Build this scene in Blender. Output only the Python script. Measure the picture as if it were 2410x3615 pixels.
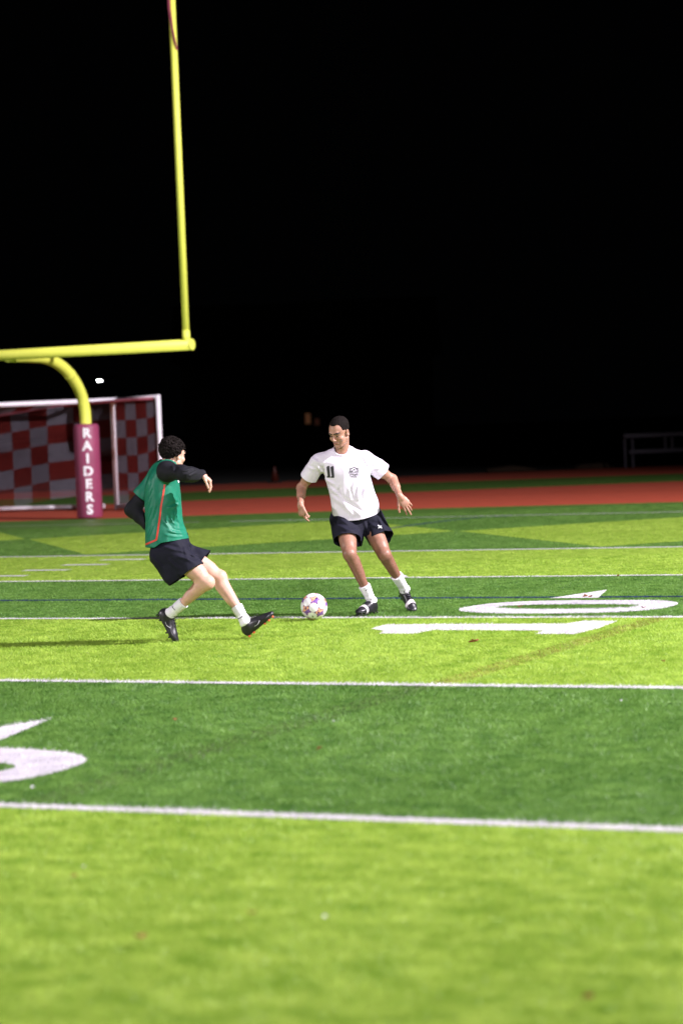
import bpy, bmesh, math, time
import numpy as np
from mathutils import Vector, Matrix
from mathutils.bvhtree import BVHTree
T0 = time.time()
for o in list(bpy.data.objects):
    bpy.data.objects.remove(o)
scene = bpy.context.scene
C = scene.collection
rng = np.random.default_rng(7)

# ------------------------------------------------------------------ camera
PW, PH, FL = 2410.0, 3615.0, 8487.2            # photograph size and focal length in its pixels
YAW, PITCH, ROLL = 0.43686, -0.037865, -0.040509
CAM = np.array([23.281, -27.218, 1.641])       # X across the field, Y towards the end zone, goal line at Y = 0
CF = np.array([-math.sin(YAW)*math.cos(PITCH), math.cos(YAW)*math.cos(PITCH), math.sin(PITCH)])
_r = np.array([math.cos(YAW), math.sin(YAW), 0.0]); _u = np.cross(_r, CF)
CR = math.cos(ROLL)*_r + math.sin(ROLL)*_u
CU = math.cos(ROLL)*_u - math.sin(ROLL)*_r
cd = bpy.data.cameras.new('camera'); cam = bpy.data.objects.new('camera', cd); C.objects.link(cam)
m = Matrix.Identity(4)
for i in range(3):
    m[i][0], m[i][1], m[i][2], m[i][3] = CR[i], CU[i], -CF[i], CAM[i]
cam.matrix_world = m
cd.sensor_fit = 'VERTICAL'; cd.sensor_height = 36.0; cd.lens = FL/PH*36.0
cd.clip_start = 0.1; cd.clip_end = 900
cd.dof.use_dof = True; cd.dof.focus_distance = 19.6; cd.dof.aperture_fstop = 1.9
scene.camera = cam

# ------------------------------------------------------------------ night sky and exposure
w = bpy.data.worlds.new('World'); scene.world = w; w.use_nodes = True
bg = w.node_tree.nodes['Background']
bg.inputs[0].default_value = (0.55, 0.62, 0.75, 1); bg.inputs[1].default_value = 0.0005
scene.view_settings.view_transform = 'Standard'; scene.view_settings.look = 'None'
scene.view_settings.exposure = 0.16; scene.view_settings.gamma = 1.0
scene.cycles.use_denoising = True
scene.cycles.max_bounces = 6

# floodlight masts round the field: (x, y, height, lamp power, aim)
MASTS = [(41.0, -4.8, 20.5, 96000, (9.0, -4.0, 0.0), 93),
         (40.0, -52.0, 20.0, 50000, (19.0, -21.0, 0.0), 40),
         (-38.0, -46.0, 20.0, 58000, (9.0, -8.0, 0.0), 44)]

# ------------------------------------------------------------------ helpers
def ray(px, py):
    return CF + (px-PW/2)/FL*CR - (py-PH/2)/FL*CU
def ground(px, py, z=0.0):
    v = ray(px, py); return CAM + v*((z-CAM[2])/v[2])
def at_depth(px, py, D):
    return CAM + ray(px, py)*D
def depth_of(P):
    return float((np.asarray(P)-CAM) @ CF)
def at_z_depth(px, py, D):
    return at_depth(px, py, D)

def link(o, parent=None):
    C.objects.link(o)
    if parent is not None: o.parent = parent
    return o
def tag(o, label=None, cat=None, group=None, kind=None):
    if label: o['label'] = label
    if cat: o['category'] = cat
    if group: o['group'] = group
    if kind: o['kind'] = kind
    return o
def empty(name, loc, rz=0.0):
    o = bpy.data.objects.new(name, None); o.location = loc; o.rotation_euler = (0, 0, rz)
    o.empty_display_size = 0.1
    return link(o)
def mesh_np(name, V, F, mat, parent=None, smooth=True, mats=None, midx=None):
    me = bpy.data.meshes.new(name)
    V = np.asarray(V, dtype=np.float32)
    if isinstance(F, np.ndarray):
        n, k = F.shape
        me.vertices.add(len(V)); me.vertices.foreach_set('co', V.ravel())
        me.loops.add(n*k); me.loops.foreach_set('vertex_index', F.astype(np.int32).ravel())
        me.polygons.add(n)
        me.polygons.foreach_set('loop_start', np.arange(0, n*k, k, dtype=np.int32))
        me.polygons.foreach_set('loop_total', np.full(n, k, dtype=np.int32))
    else:
        me.from_pydata([tuple(map(float, v)) for v in V], [], [tuple(f) for f in F])
    for mm in (mats or [mat]): me.materials.append(mm)
    if midx is not None: me.polygons.foreach_set('material_index', np.asarray(midx, dtype=np.int32))
    me.update(calc_edges=True); me.validate()
    if smooth: me.polygons.foreach_set('use_smooth', np.ones(len(me.polygons), dtype=bool))
    o = bpy.data.objects.new(name, me)
    return link(o, parent)
def obj_bm(name, bm, mat, parent=None, smooth=False):
    bmesh.ops.recalc_face_normals(bm, faces=bm.faces)
    me = bpy.data.meshes.new(name); bm.to_mesh(me); bm.free()
    for mm in (mat if isinstance(mat, (list, tuple)) else [mat]): me.materials.append(mm)
    if smooth:
        for p in me.polygons: p.use_smooth = True
    return link(bpy.data.objects.new(name, me), parent)
def tube_bm(pts, rad, n=16, bm=None, caps=True):
    """tube along a polyline; rad is a number or one radius per point"""
    bm = bm or bmesh.new()
    pts = [Vector(map(float, p)) for p in pts]
    if not hasattr(rad, '__len__'): rad = [rad]*len(pts)
    rings = []; prev = None
    for i, p in enumerate(pts):
        t = (pts[min(i+1, len(pts)-1)]-pts[max(i-1, 0)]).normalized()
        if prev is None:
            a = Vector((0, 0, 1)) if abs(t.z) < .9 else Vector((1, 0, 0))
            u = t.cross(a).normalized()
        else:
            u = (prev - t*prev.dot(t)).normalized()
        prev = u; v = t.cross(u)
        rings.append([bm.verts.new(p + (u*math.cos(2*math.pi*k/n)+v*math.sin(2*math.pi*k/n))*rad[i]) for k in range(n)])
    for a, b in zip(rings[:-1], rings[1:]):
        for k in range(n):
            f = bm.faces.new((a[k], a[(k+1) % n], b[(k+1) % n], b[k])); f.smooth = True
    if caps:
        bm.faces.new(rings[0][::-1]); bm.faces.new(rings[-1])
    return bm
def box_bm(lo, hi, bev=0.0, bm=None):
    b2 = bmesh.new()
    bmesh.ops.create_cube(b2, size=1)
    for v in b2.verts:
        v.co = Vector([(lo[i]+hi[i])/2 + v.co[i]*(hi[i]-lo[i]) for i in range(3)])
    if bev: bmesh.ops.bevel(b2, geom=list(b2.edges), offset=bev, segments=2, affect='EDGES')
    if bm is None: return b2
    me = bpy.data.meshes.new('t'); b2.to_mesh(me); b2.free(); bm.from_mesh(me); bpy.data.meshes.remove(me)
    return bm
def poly_sheet(name, pts, z, mat, parent=None):
    bm = bmesh.new()
    f = bm.faces.new([bm.verts.new((p[0], p[1], z)) for p in pts])
    bmesh.ops.triangulate(bm, faces=[f])
    o = obj_bm(name, bm, mat, parent)
    for p in o.data.polygons:
        pass
    if o.data.polygons and o.data.polygons[0].normal.z < 0: o.data.flip_normals()
    return o

# ------------------------------------------------------------------ materials
def newmat(name):
    mt = bpy.data.materials.new(name); mt.use_nodes = True
    return mt, mt.node_tree, mt.node_tree.nodes['Principled BSDF']
def nd(nt, typ, **kw):
    n = nt.nodes.new(typ)
    for k, v in kw.items(): setattr(n, k, v)
    return n
def ramp(nt, fac, stops):
    r = nd(nt, 'ShaderNodeValToRGB'); nt.links.new(fac, r.inputs[0])
    e = r.color_ramp.elements
    while len(e) < len(stops): e.new(0.5)
    for el, (p, c) in zip(e, stops): el.position = p; el.color = (*c, 1)
    return r.outputs[0]
def mat(name, col, rough=0.6, var=0.12, scale=8.0, bump=0.0, bscale=200.0, metal=0.0, spec=0.5, sss=0.0, sheen=0.0, detail=3.0, stretch=None, coat=0.0):
    mt, nt, b = newmat(name)
    tc = nd(nt, 'ShaderNodeTexCoord'); src = tc.outputs['Object']
    if stretch:
        mp = nd(nt, 'ShaderNodeMapping'); mp.inputs['Scale'].default_value = stretch
        nt.links.new(src, mp.inputs[0]); src = mp.outputs[0]
    n = nd(nt, 'ShaderNodeTexNoise'); n.inputs['Scale'].default_value = scale; n.inputs['Detail'].default_value = detail
    nt.links.new(src, n.inputs['Vector'])
    lo = tuple(max(0, c*(1-var)) for c in col); hi = tuple(min(1, c*(1+var)) for c in col)
    nt.links.new(ramp(nt, n.outputs[0], [(0.25, lo), (0.75, hi)]), b.inputs['Base Color'])
    b.inputs['Roughness'].default_value = rough; b.inputs['Metallic'].default_value = metal
    b.inputs['Specular IOR Level'].default_value = spec
    if sss:
        b.inputs['Subsurface Weight'].default_value = sss
        b.inputs['Subsurface Radius'].default_value = (0.012, 0.005, 0.003); b.inputs['Subsurface Scale'].default_value = 1.0
    if sheen: b.inputs['Sheen Weight'].default_value = sheen
    if coat: b.inputs['Coat Weight'].default_value = coat
    if bump:
        n2 = nd(nt, 'ShaderNodeTexNoise'); n2.inputs['Scale'].default_value = bscale; n2.inputs['Detail'].default_value = 4
        nt.links.new(src, n2.inputs['Vector'])
        bp = nd(nt, 'ShaderNodeBump'); bp.inputs['Strength'].default_value = bump; bp.inputs['Distance'].default_value = 0.004
        nt.links.new(n2.outputs[0], bp.inputs['Height']); nt.links.new(bp.outputs[0], b.inputs['Normal'])
    return mt
def emit_mat(name, col, strength):
    mt, nt, b = newmat(name)
    b.inputs['Base Color'].default_value = (*col, 1); b.inputs['Emission Color'].default_value = (*col, 1)
    b.inputs['Emission Strength'].default_value = strength
    return mt
def turf_mat(name, dark, light, rough=0.45):
    """turf pile: patchy brushed colour from the position, a shade of its own for each fibre"""
    mt, nt, b = newmat(name)
    g = nd(nt, 'ShaderNodeNewGeometry')
    mp = nd(nt, 'ShaderNodeMapping'); mp.inputs['Scale'].default_value = (0.8, 1.0, 1.0)
    nt.links.new(g.outputs['Position'], mp.inputs[0])
    n = nd(nt, 'ShaderNodeTexNoise'); n.inputs['Scale'].default_value = 6.5; n.inputs['Detail'].default_value = 5; n.inputs['Roughness'].default_value = 0.62
    nt.links.new(mp.outputs[0], n.inputs['Vector'])
    n3 = nd(nt, 'ShaderNodeTexNoise'); n3.inputs['Scale'].default_value = 0.55; n3.inputs['Detail'].default_value = 2
    nt.links.new(g.outputs['Position'], n3.inputs['Vector'])
    a1 = nd(nt, 'ShaderNodeMath', operation='MULTIPLY_ADD'); a1.inputs[1].default_value = 1.10; nt.links.new(n.outputs[0], a1.inputs[0])
    a0 = nd(nt, 'ShaderNodeMath', operation='MULTIPLY'); a0.inputs[1].default_value = 0.20; nt.links.new(n3.outputs[0], a0.inputs[0])
    nt.links.new(a0.outputs[0], a1.inputs[2])
    a2 = nd(nt, 'ShaderNodeMath', operation='MULTIPLY_ADD'); a2.inputs[1].default_value = 0.20
    nt.links.new(g.outputs['Random Per Island'], a2.inputs[0]); nt.links.new(a1.outputs[0], a2.inputs[2])
    col = ramp(nt, a2.outputs[0], [(0.50, dark), (0.98, light)])
    nt.links.new(col, b.inputs['Base Color'])
    b.inputs['Roughness'].default_value = rough; b.inputs['Specular IOR Level'].default_value = 0.22
    tr = nd(nt, 'ShaderNodeBsdfTranslucent'); nt.links.new(col, tr.inputs[0])     # thin fibres let light through
    mx = nd(nt, 'ShaderNodeMixShader'); mx.inputs[0].default_value = 0.32
    nt.links.new(b.outputs[0], mx.inputs[1]); nt.links.new(tr.outputs[0], mx.inputs[2])
    nt.links.new(mx.outputs[0], nt.nodes['Material Output'].inputs[0])
    return mt
M = {}
M['turf_dark'] = turf_mat('dark green turf', (0.050, 0.145, 0.022), (0.190, 0.350, 0.074))
M['turf_lime'] = turf_mat('lime green turf', (0.180, 0.330, 0.026), (0.460, 0.620, 0.105))
M['turf_white'] = turf_mat('white turf', (0.62, 0.59, 0.65), (0.86, 0.83, 0.88))
M['turf_navy'] = turf_mat('navy turf', (0.012, 0.028, 0.085), (0.035, 0.065, 0.19))
M['turf_brown'] = turf_mat('brown stained turf', (0.17, 0.17, 0.035), (0.30, 0.28, 0.06))
M['turf_brown_dark'] = turf_mat('brown stained dark turf', (0.035, 0.065, 0.02), (0.10, 0.13, 0.05))
M['track'] = mat('red rubber track', (0.40, 0.046, 0.010), 0.95, 0.12, 3.0, 0.4, 300)
M['soil'] = mat('dark rough ground', (0.010, 0.011, 0.008), 0.95, 0.3, 1.5)
M['yellow'] = mat('yellow post paint', (0.77, 0.80, 0.115), 0.55, 0.05, 5.0, 0.06, 30)
M['pad'] = mat('maroon vinyl pad', (0.265, 0.046, 0.108), 0.5, 0.08, 4.0, 0.05, 40)
M['letter'] = mat('white vinyl letter', (0.80, 0.76, 0.80), 0.5, 0.03)
M['goal_white'] = mat('white goal paint', (0.88, 0.83, 0.90), 0.4, 0.06, 6.0)
M['net_red'] = mat('red net cord', (0.165, 0.009, 0.006), 0.9, 0.15, 20)
M['net_white'] = mat('white net cord', (0.20, 0.185, 0.23), 0.9, 0.1, 20)
M['ribbon'] = mat('pink wind ribbon', (0.50, 0.075, 0.16), 0.7, 0.1)
M['steel'] = mat('galvanised steel', (0.35, 0.35, 0.37), 0.45, 0.1, 10, metal=0.6)
M['alu'] = mat('dull painted metal', (0.075, 0.07, 0.105), 0.5, 0.1, 10)
M['lamp'] = emit_mat('street lamp glow', (1.0, 0.98, 0.95), 40.0)
M['flood'] = emit_mat('floodlight lens', (1.0, 0.95, 1.0), 3.0)
M['window_glow'] = emit_mat('warm lit window', (1.0, 0.42, 0.2), 0.04)
M['window_dim'] = emit_mat('dim lit window', (1.0, 0.35, 0.25), 0.009)
M['house'] = mat('dark house wall', (0.008, 0.007, 0.007), 1.0, 0.1, 2)
M['roof'] = mat('dark shingle', (0.005, 0.005, 0.006), 1.0, 0.2, 5)
M['cone'] = mat('orange cone plastic', (0.06, 0.008, 0.003), 0.5, 0.08)
M['rubber'] = mat('black rubber', (0.02, 0.02, 0.02), 0.8)
M['dark_pole'] = mat('black lamp pole', (0.002, 0.002, 0.002), 1.0, spec=0.0)
M['stone'] = mat('tan stone', (0.06, 0.035, 0.02), 0.9, 0.25, 6, 0.5, 30)
M['leaf'] = mat('dry leaf', (0.24, 0.085, 0.030), 0.8, 0.35, 60)
M['paper'] = mat('white scrap', (0.75, 0.74, 0.78), 0.7, 0.1)

# ------------------------------------------------------------------ floodlight masts (outside the frame)
M_STEEL = M['steel']
for i, (mx, my, mh, pw, aim, cone) in enumerate(MASTS):
    t = empty('floodlight_mast', (mx, my, 0))
    tag(t, ['tall steel floodlight mast beyond the right touchline near the goal line',
            'tall steel floodlight mast beyond the right touchline behind the camera',
            'tall steel floodlight mast beyond the far left touchline'][i], 'floodlight', 'floodlight masts round the field')
    obj_bm('pole', tube_bm([(0, 0, 0), (0, 0, mh+0.6)], [0.24, 0.12], 14), M_STEEL, t)
    d = Vector((aim[0]-mx, aim[1]-my, 0)).normalized(); sd = Vector((-d.y, d.x, 0))
    for k, zz in enumerate((mh-0.5, mh+0.5)):
        obj_bm('crossarm', tube_bm([sd*-1.8+Vector((0, 0, zz)), sd*1.8+Vector((0, 0, zz))], 0.06, 8), M_STEEL, t)
        for q in (-1.5, -0.5, 0.5, 1.5):
            c = sd*q + Vector((0, 0, zz)) + d*0.12
            hb = tube_bm([c, c+(d+Vector((0, 0, -.6)))*0.22], [0.12, 0.24], 14)
            h = obj_bm('lamp_housing', hb, M_STEEL, t)
            e = c+(d+Vector((0, 0, -.6)))*0.225
            obj_bm('lens', tube_bm([e, e+(d+Vector((0, 0, -.6)))*0.004], [0.22, 0.22], 14), M['flood'], h)
    ld = bpy.data.lights.new('floodlight', 'SPOT'); lo = link(bpy.data.objects.new('floodlight_beam', ld), t)
    ld.energy = pw*1.25; ld.color = (1.0, 0.925, 0.995); ld.shadow_soft_size = 0.22
    ld.spot_size = math.radians(cone); ld.spot_blend = 0.85
    p0 = Vector((0, 0, mh)) + d*0.9
    lo.location = p0
    v = Vector(aim) - Vector((mx, my, 0)) - p0
    lo.rotation_euler = v.to_track_quat('-Z', 'Y').to_euler()

# ------------------------------------------------------------------ the ground, turf and markings
YD = 0.9144
gnd = poly_sheet('ground', [(-320, -120), (320, -120), (320, 420), (-320, 420)], -0.03, M['soil']); tag(gnd, kind='structure')
track_edge = [(-60, 5.0), (-20, 8.6), (-8, 10.2), (-1.7, 11.2), (2.2, 11.95), (5.6, 12.7), (11, 13.0), (60, 13.0)]
turf = poly_sheet('turf', [(-60, -60), (60, -60)] + track_edge[::-1], 0.0, M['turf_dark']); tag(turf, kind='structure')
far1 = [(-60, 0), (-20, 12.2), (1.717, 22.0), (7.5, 24.6), (20, 29.5), (60, 33)]
far2 = [(-60, 8), (-20, 20.0), (-1.25, 28.6), (5.9, 30.6), (20, 35), (60, 39)]
far3 = [(-60, 14), (-20, 27.0), (-3.9, 35.2), (3.2, 38.8), (20, 45), (60, 50)]
trk = poly_sheet('running_track', track_edge + far1[::-1], -0.008, M['track']); tag(trk, kind='structure')
gs = poly_sheet('grass_verge', far1 + far2[::-1], -0.008, M['turf_dark']); tag(gs, kind='structure')
tr2 = poly_sheet('outer_track', far2 + far3[::-1], -0.008, M['track']); tag(tr2, kind='structure')

X0, X1 = -24.4, 24.4
LW = 0.10
REG = []     # (material key, polygon) for the pile, later entries win
def mark(name, pts, z, key, label=None):
    o = poly_sheet(name, pts, z, M[key], turf)
    if label: o['label'] = label
    REG.append((key, np.array(pts, float)))
    return o
def rect(x0, y0, x1, y1): return [(x0, y0), (x1, y0), (x1, y1), (x0, y1)]
for a, b in ((-5, 0), (-15, -10), (-25, -20), (-35, -30)):
    mark('lime_band', rect(X0, a*YD, X1, b*YD), 0.0015, 'turf_lime')
for k in range(-3, 4):
    cx = -0.55 + 7.2*k
    mark('lime_diamond', [(cx-3.57, 4.55), (cx, 0.32), (cx+3.57, 4.55), (cx, 8.75)], 0.0015, 'turf_lime')
# stain left by an old line, running down the field
REG.append(('turf_brown', np.array(rect(17.48, -13.7, 17.68, -9.1))))
REG.append(('turf_brown_dark', np.array(rect(17.40, -18.2, 17.62, -13.7))))
for k in (-30, -25, -20, -15, -10, -5):
    mark('yard_line', rect(X0, k*YD-LW/2, X1, k*YD+LW/2), 0.0045, 'turf_white')
mark('goal_line', rect(X0, -.065, X1, .065), 0.0045, 'turf_white')
mark('end_line', rect(4.2, 10*YD-LW/2, X1, 10*YD+LW/2), 0.0045, 'turf_white')
mark('end_line', rect(X0, 10*YD-0.03, 3.6, 10*YD+0.03), 0.0045, 'turf_white')
mark('soccer_line', rect(X0, -7.15-0.06, X1, -7.15+0.06), 0.003, 'turf_navy')
arc = [(8.70, 4.9), (8.68, 5.7), (8.68, 6.5), (8.70, 7.2), (8.76, 7.9), (8.92, 8.6), (9.35, 9.02)]
mark('soccer_arc', [(x-.05, y) for x, y in arc] + [(x+.06, y-.02) for x, y in arc[::-1]], 0.003, 'turf_navy')
for k in (-1, -2, -3, -4):
    mark('hash_mark', rect(7.62, k*YD-.08, 8.25, k*YD+.08), 0.0045, 'turf_white')
one = [(15.50, -10.10), (15.486, -9.753), (16.974, -9.712), (17.035, -9.476), (17.318, -9.48), (17.37, -10.067),
       (17.34, -10.522), (17.023, -10.508), (17.003, -10.256), (16.09, -10.223), (16.051, -10.517), (15.744, -10.502), (15.70, -10.29)]
def ell_pts(cx, cy, a, b, p=2.6, n=44):
    out = []
    for k in range(n):
        t = 2*math.pi*k/n; c, s = math.cos(t), math.sin(t)
        out.append((cx+a*math.copysign(abs(c)**(2/p), c), cy+b*math.copysign(abs(s)**(2/p), s)))
    return out
def zero_at(dy, dx=0.0):
    o_, i_ = ell_pts(16.44+dx, -8.16+dy, 0.915, 0.655), ell_pts(16.44+dx, -8.17+dy, 0.62, 0.235)
    bm = bmesh.new(); n = len(o_)
    vo = [bm.verts.new((*p, 0.0045)) for p in o_]; vi = [bm.verts.new((*p, 0.0045)) for p in i_]
    for k in range(n): bm.faces.new((vo[k], vo[(k+1) % n], vi[(k+1) % n], vi[k]))
    o = obj_bm('painted_zero', bm, M['turf_white'], turf)
    if o.data.polygons[0].normal.z < 0: o.data.flip_normals()
    REG.append(('turf_white', (np.array(o_), np.array(i_))))
    mark('painted_arrow', [(16.18+dx, -6.36+dy), (16.40+dx, -7.25+dy), (15.956+dx, -7.274+dy)], 0.0045, 'turf_white')
zero_at(0); mark('painted_one', one, 0.0045, 'turf_white')
zero_at(-10*YD, -0.25)
two = [(15.55, -19.65), (15.55, -18.75), (15.95, -18.75), (15.95, -19.3), (16.3, -19.3), (17.0, -18.72), (17.36, -18.72), (17.36, -19.68), (17.05, -19.68), (17.05, -19.2), (16.4, -19.68)]
mark('painted_two', two, 0.0045, 'turf_white')
tq = [ground(1411, 2041)[:2], ground(1444, 2041)[:2], ground(1416, 2024)[:2]]
mark('painted_flick', tq, 0.0045, 'turf_white')

# fibres of the turf pile: each one a small leaning blade rooted in the colour it grows from
def inside(P, poly):
    x, y = P[:, 0], P[:, 1]; r = np.zeros(len(P), bool); n = len(poly); j = n-1
    for i in range(n):
        xi, yi = poly[i]; xj, yj = poly[j]
        c = ((yi > y) != (yj > y)) & (x < (xj-xi)*(y-yi)/((yj-yi) if yj != yi else 1e-9)+xi)
        r ^= c; j = i
    return r
class VNoise:
    def __init__(s, seed, n=64):
        s.n = n; s.g = np.random.default_rng(seed).random((n, n, n)).astype(np.float32)
    def __call__(s, P):
        P = np.asarray(P, np.float32); i = np.floor(P).astype(np.int32); f = P-i; f = f*f*(3-2*f)
        n = s.n; a = i % n; b = (i+1) % n
        g = s.g; out = 0
        for dx in (0, 1):
            X = (b if dx else a)[..., 0]; wx = f[..., 0] if dx else 1-f[..., 0]
            for dy in (0, 1):
                Y = (b if dy else a)[..., 1]; wy = wx*(f[..., 1] if dy else 1-f[..., 1])
                out = out + wy*((1-f[..., 2])*g[X, Y, a[..., 2]] + f[..., 2]*g[X, Y, b[..., 2]])
        return out
VN = VNoise(3)
KEYS = ['turf_dark', 'turf_lime', 'turf_white', 'turf_navy', 'turf_brown', 'turf_brown_dark']
def pile():
    out = []
    fwd = np.array([-math.sin(YAW), math.cos(YAW)]); rt = np.array([math.cos(YAW), math.sin(YAW)])
    half = PW/2/FL
    for d0, d1, dens, hgt, wid in ((5.8, 9.0, 4600, .022, .0042), (9.0, 14.0, 5200, .021, .0042), (14.0, 20.5, 6400, .020, .0042), (20.5, 27, 3200, .013, .006), (27, 41, 1100, .008, .010)):
        wmax = half*d1+0.8
        n = int((d1-d0)*2*wmax*dens)
        d = d0+(d1-d0)*rng.random(n); s = (rng.random(n)*2-1)*wmax
        k = np.abs(s) < half*d+0.7
        d, s = d[k], s[k]
        P = CAM[:2] + d[:, None]*fwd + s[:, None]*rt
        ok = inside(P, np.array([(-60, -60), (60, -60)] + track_edge[::-1]))
        P = P[ok]; n = len(P)
        h = hgt*(0.65+0.6*rng.random(n)); wd = wid*(0.7+0.6*rng.random(n))
        out.append((P, h, wd))
    P = np.concatenate([o[0] for o in out]); h = np.concatenate([o[1] for o in out]); wd = np.concatenate([o[2] for o in out])
    n = len(P)
    cls = np.zeros(n, int)
    for key, poly in REG:
        if isinstance(poly, tuple): q = inside(P, poly[0]) & ~inside(P, poly[1])
        else: q = inside(P, poly)
        if key.startswith('turf_brown'): q &= rng.random(n) < (0.62 if key == 'turf_brown' else 0.40)
        cls[q] = KEYS.index(key)
    P3 = np.concatenate([P, np.zeros((n, 1))], 1)
    # brushed lean: a slowly turning direction plus each blade's own
    th = 2*math.pi*VN(P3*np.array([1.6, 0.9, 1])+5)*1.6 + rng.normal(0, 1.6, n)
    ln = (0.5+0.6*VN(P3*4.1+11))*h*0.9 + rng.random(n)*h*0.5
    tip = np.stack([P[:, 0]+np.cos(th)*ln, P[:, 1]+np.sin(th)*ln, h*(0.75+0.35*VN(P3*2.3+31))], 1)
    ph = rng.random(n)*math.pi
    ax = np.stack([np.cos(ph), np.sin(ph), np.zeros(n)], 1)*wd[:, None]/2
    base = np.concatenate([P, np.full((n, 1), 0.001)], 1)
    V = np.empty((n, 3, 3), np.float32); V[:, 0] = base-ax; V[:, 1] = base+ax; V[:, 2] = tip
    F = np.arange(n*3, dtype=np.int32).reshape(n, 3)
    o = mesh_np('turf_fibres', V.reshape(-1, 3), F, None, None, smooth=False, mats=[M[k] for k in KEYS], midx=cls)
    tag(o, 'short plastic fibres of the striped green turf pile', 'turf', kind='stuff')
    print('fibres', n)
pile()

# ------------------------------------------------------------------ American football goal post
def text_mesh(s, size=1.0, bold=0.0, extrude=0.0):
    """triangles of a line of text, as vertex array and faces, starting at x = 0"""
    cu = bpy.data.curves.new('t', 'FONT'); cu.body = s; cu.size = size; cu.offset = bold; cu.extrude = extrude
    cu.align_x = 'CENTER'; cu.align_y = 'CENTER'; cu.resolution_u = 3
    o = bpy.data.objects.new('t', cu); C.objects.link(o)
    dg = bpy.context.evaluated_depsgraph_get(); dg.update()
    me = bpy.data.meshes.new_from_object(o.evaluated_get(dg))
    V = np.array([v.co[:] for v in me.vertices]); F = [tuple(p.vertices) for p in me.polygons]
    bpy.data.objects.remove(o); bpy.data.curves.remove(cu); bpy.data.meshes.remove(me)
    return V, F

HB = 3.735
gp = empty('goal_post', (-0.13, 11.75, 0))
tag(gp, 'yellow football goal post with gooseneck and maroon padded base', 'goal post')
NY = 10*YD - 11.75                                    # crossbar plane, in the post's own space
neck = [(0, 0, 0.0), (0, 0, 1.75), (0, 0, 1.90)]
for k in range(1, 15):
    a = math.radians(90*k/14); neck.append((0, -1.60+1.60*math.cos(a), 1.90+1.12*math.sin(a)))
neck += [(0, -2.1, 3.03), (0, NY+.02, 3.03)]
obj_bm('gooseneck', tube_bm(neck, 0.105, 20), M['yellow'], gp)
cb = obj_bm('crossbar', tube_bm([(-HB, NY, 3.05), (HB, NY, 3.05)], 0.094, 24), M['yellow'], gp)
for s in (-1, 1):
    obj_bm('end_cap', tube_bm([(s*HB, NY, 3.05), (s*(HB+.012), NY, 3.05), (s*(HB+.02), NY, 3.05)], [0.101, 0.101, 0.085], 24), M['yellow'], cb)
    up = obj_bm('upright', tube_bm([(s*(HB-.10), NY, 3.12), (s*(HB-.10), NY, 9.3)], 0.058, 18), M['yellow'], gp)
    rb = [(s*(HB-.10)-.02, NY-.062, 9.15), (s*(HB-.10)-.01, NY-.075, 8.75), (s*(HB-.10)+.02, NY-.07, 8.45), (s*(HB-.10)+.06, NY-.06, 8.20), (s*(HB-.10)+.085, NY-.05, 8.06)]
    bm = bmesh.new(); rows = []
    for q, p in enumerate(rb):
        wv = 0.026 if q < 4 else 0.022
        rows.append([bm.verts.new((p[0]-wv, p[1], p[2]+wv*.3)), bm.verts.new((p[0]+wv, p[1]-.012, p[2]-wv*.1))])
    for a, b in zip(rows[:-1], rows[1:]): bm.faces.new((a[0], a[1], b[1], b[0]))
    rbn = obj_bm('wind_ribbon', bm, M['ribbon'], up)
    md = rbn.modifiers.new('s', 'SOLIDIFY'); md.thickness = 0.006; md.offset = 0
for q in (9,):
    a, b = Vector(neck[q]), Vector(neck[q+1]); t_ = (b-a).normalized()
    obj_bm('joint_ring', tube_bm([a, a+t_*.05], 0.112, 20), M['yellow'], gp)
for s in (-1, 1):
    obj_bm('upright_sleeve', tube_bm([(s*(HB-.10), NY, 3.10), (s*(HB-.10), NY, 3.30)], 0.066, 18), M['yellow'], gp)
PR = 0.240
pz = [(0.02, PR-.02), (0.05, PR), (1.70, PR), (1.755, PR-.012), (1.775, PR-.05), (1.78, 0.11)]
bm = bmesh.new(); rings = []
for z, r in pz:
    rings.append([bm.verts.new((r*math.cos(2*math.pi*k/48), r*math.sin(2*math.pi*k/48), z)) for k in range(48)])
for a, b in zip(rings[:-1], rings[1:]):
    for k in range(48): f = bm.faces.new((a[k], a[(k+1) % 48], b[(k+1) % 48], b[k])); f.smooth = True
pad = obj_bm('pad', bm, M['pad'], gp)
to_cam = math.atan2(CAM[1]-11.75, CAM[0])
for q in range(7):                                     # letters down the pad, wrapped on it
    V, F = text_mesh('RAIDERS'[q], 0.245, 0.010)
    # subdivide by bmesh so that it bends
    bm = bmesh.new(); vs = [bm.verts.new(v) for v in V]
    for f in F:
        try: bm.faces.new([vs[i] for i in f])
        except ValueError: pass
    cz = 1.60-0.2385*q
    for v in bm.verts:
        ang = to_cam + 0.02 + (v.co.x*1.0)/PR; r = PR+.004
        v.co = Vector((r*math.cos(ang), r*math.sin(ang), cz + v.co.y*1.0))
    o = obj_bm('letter', bm, M['letter'], pad)
    md = o.modifiers.new('s', 'SOLIDIFY'); md.thickness = 0.004; md.offset = 0

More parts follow.
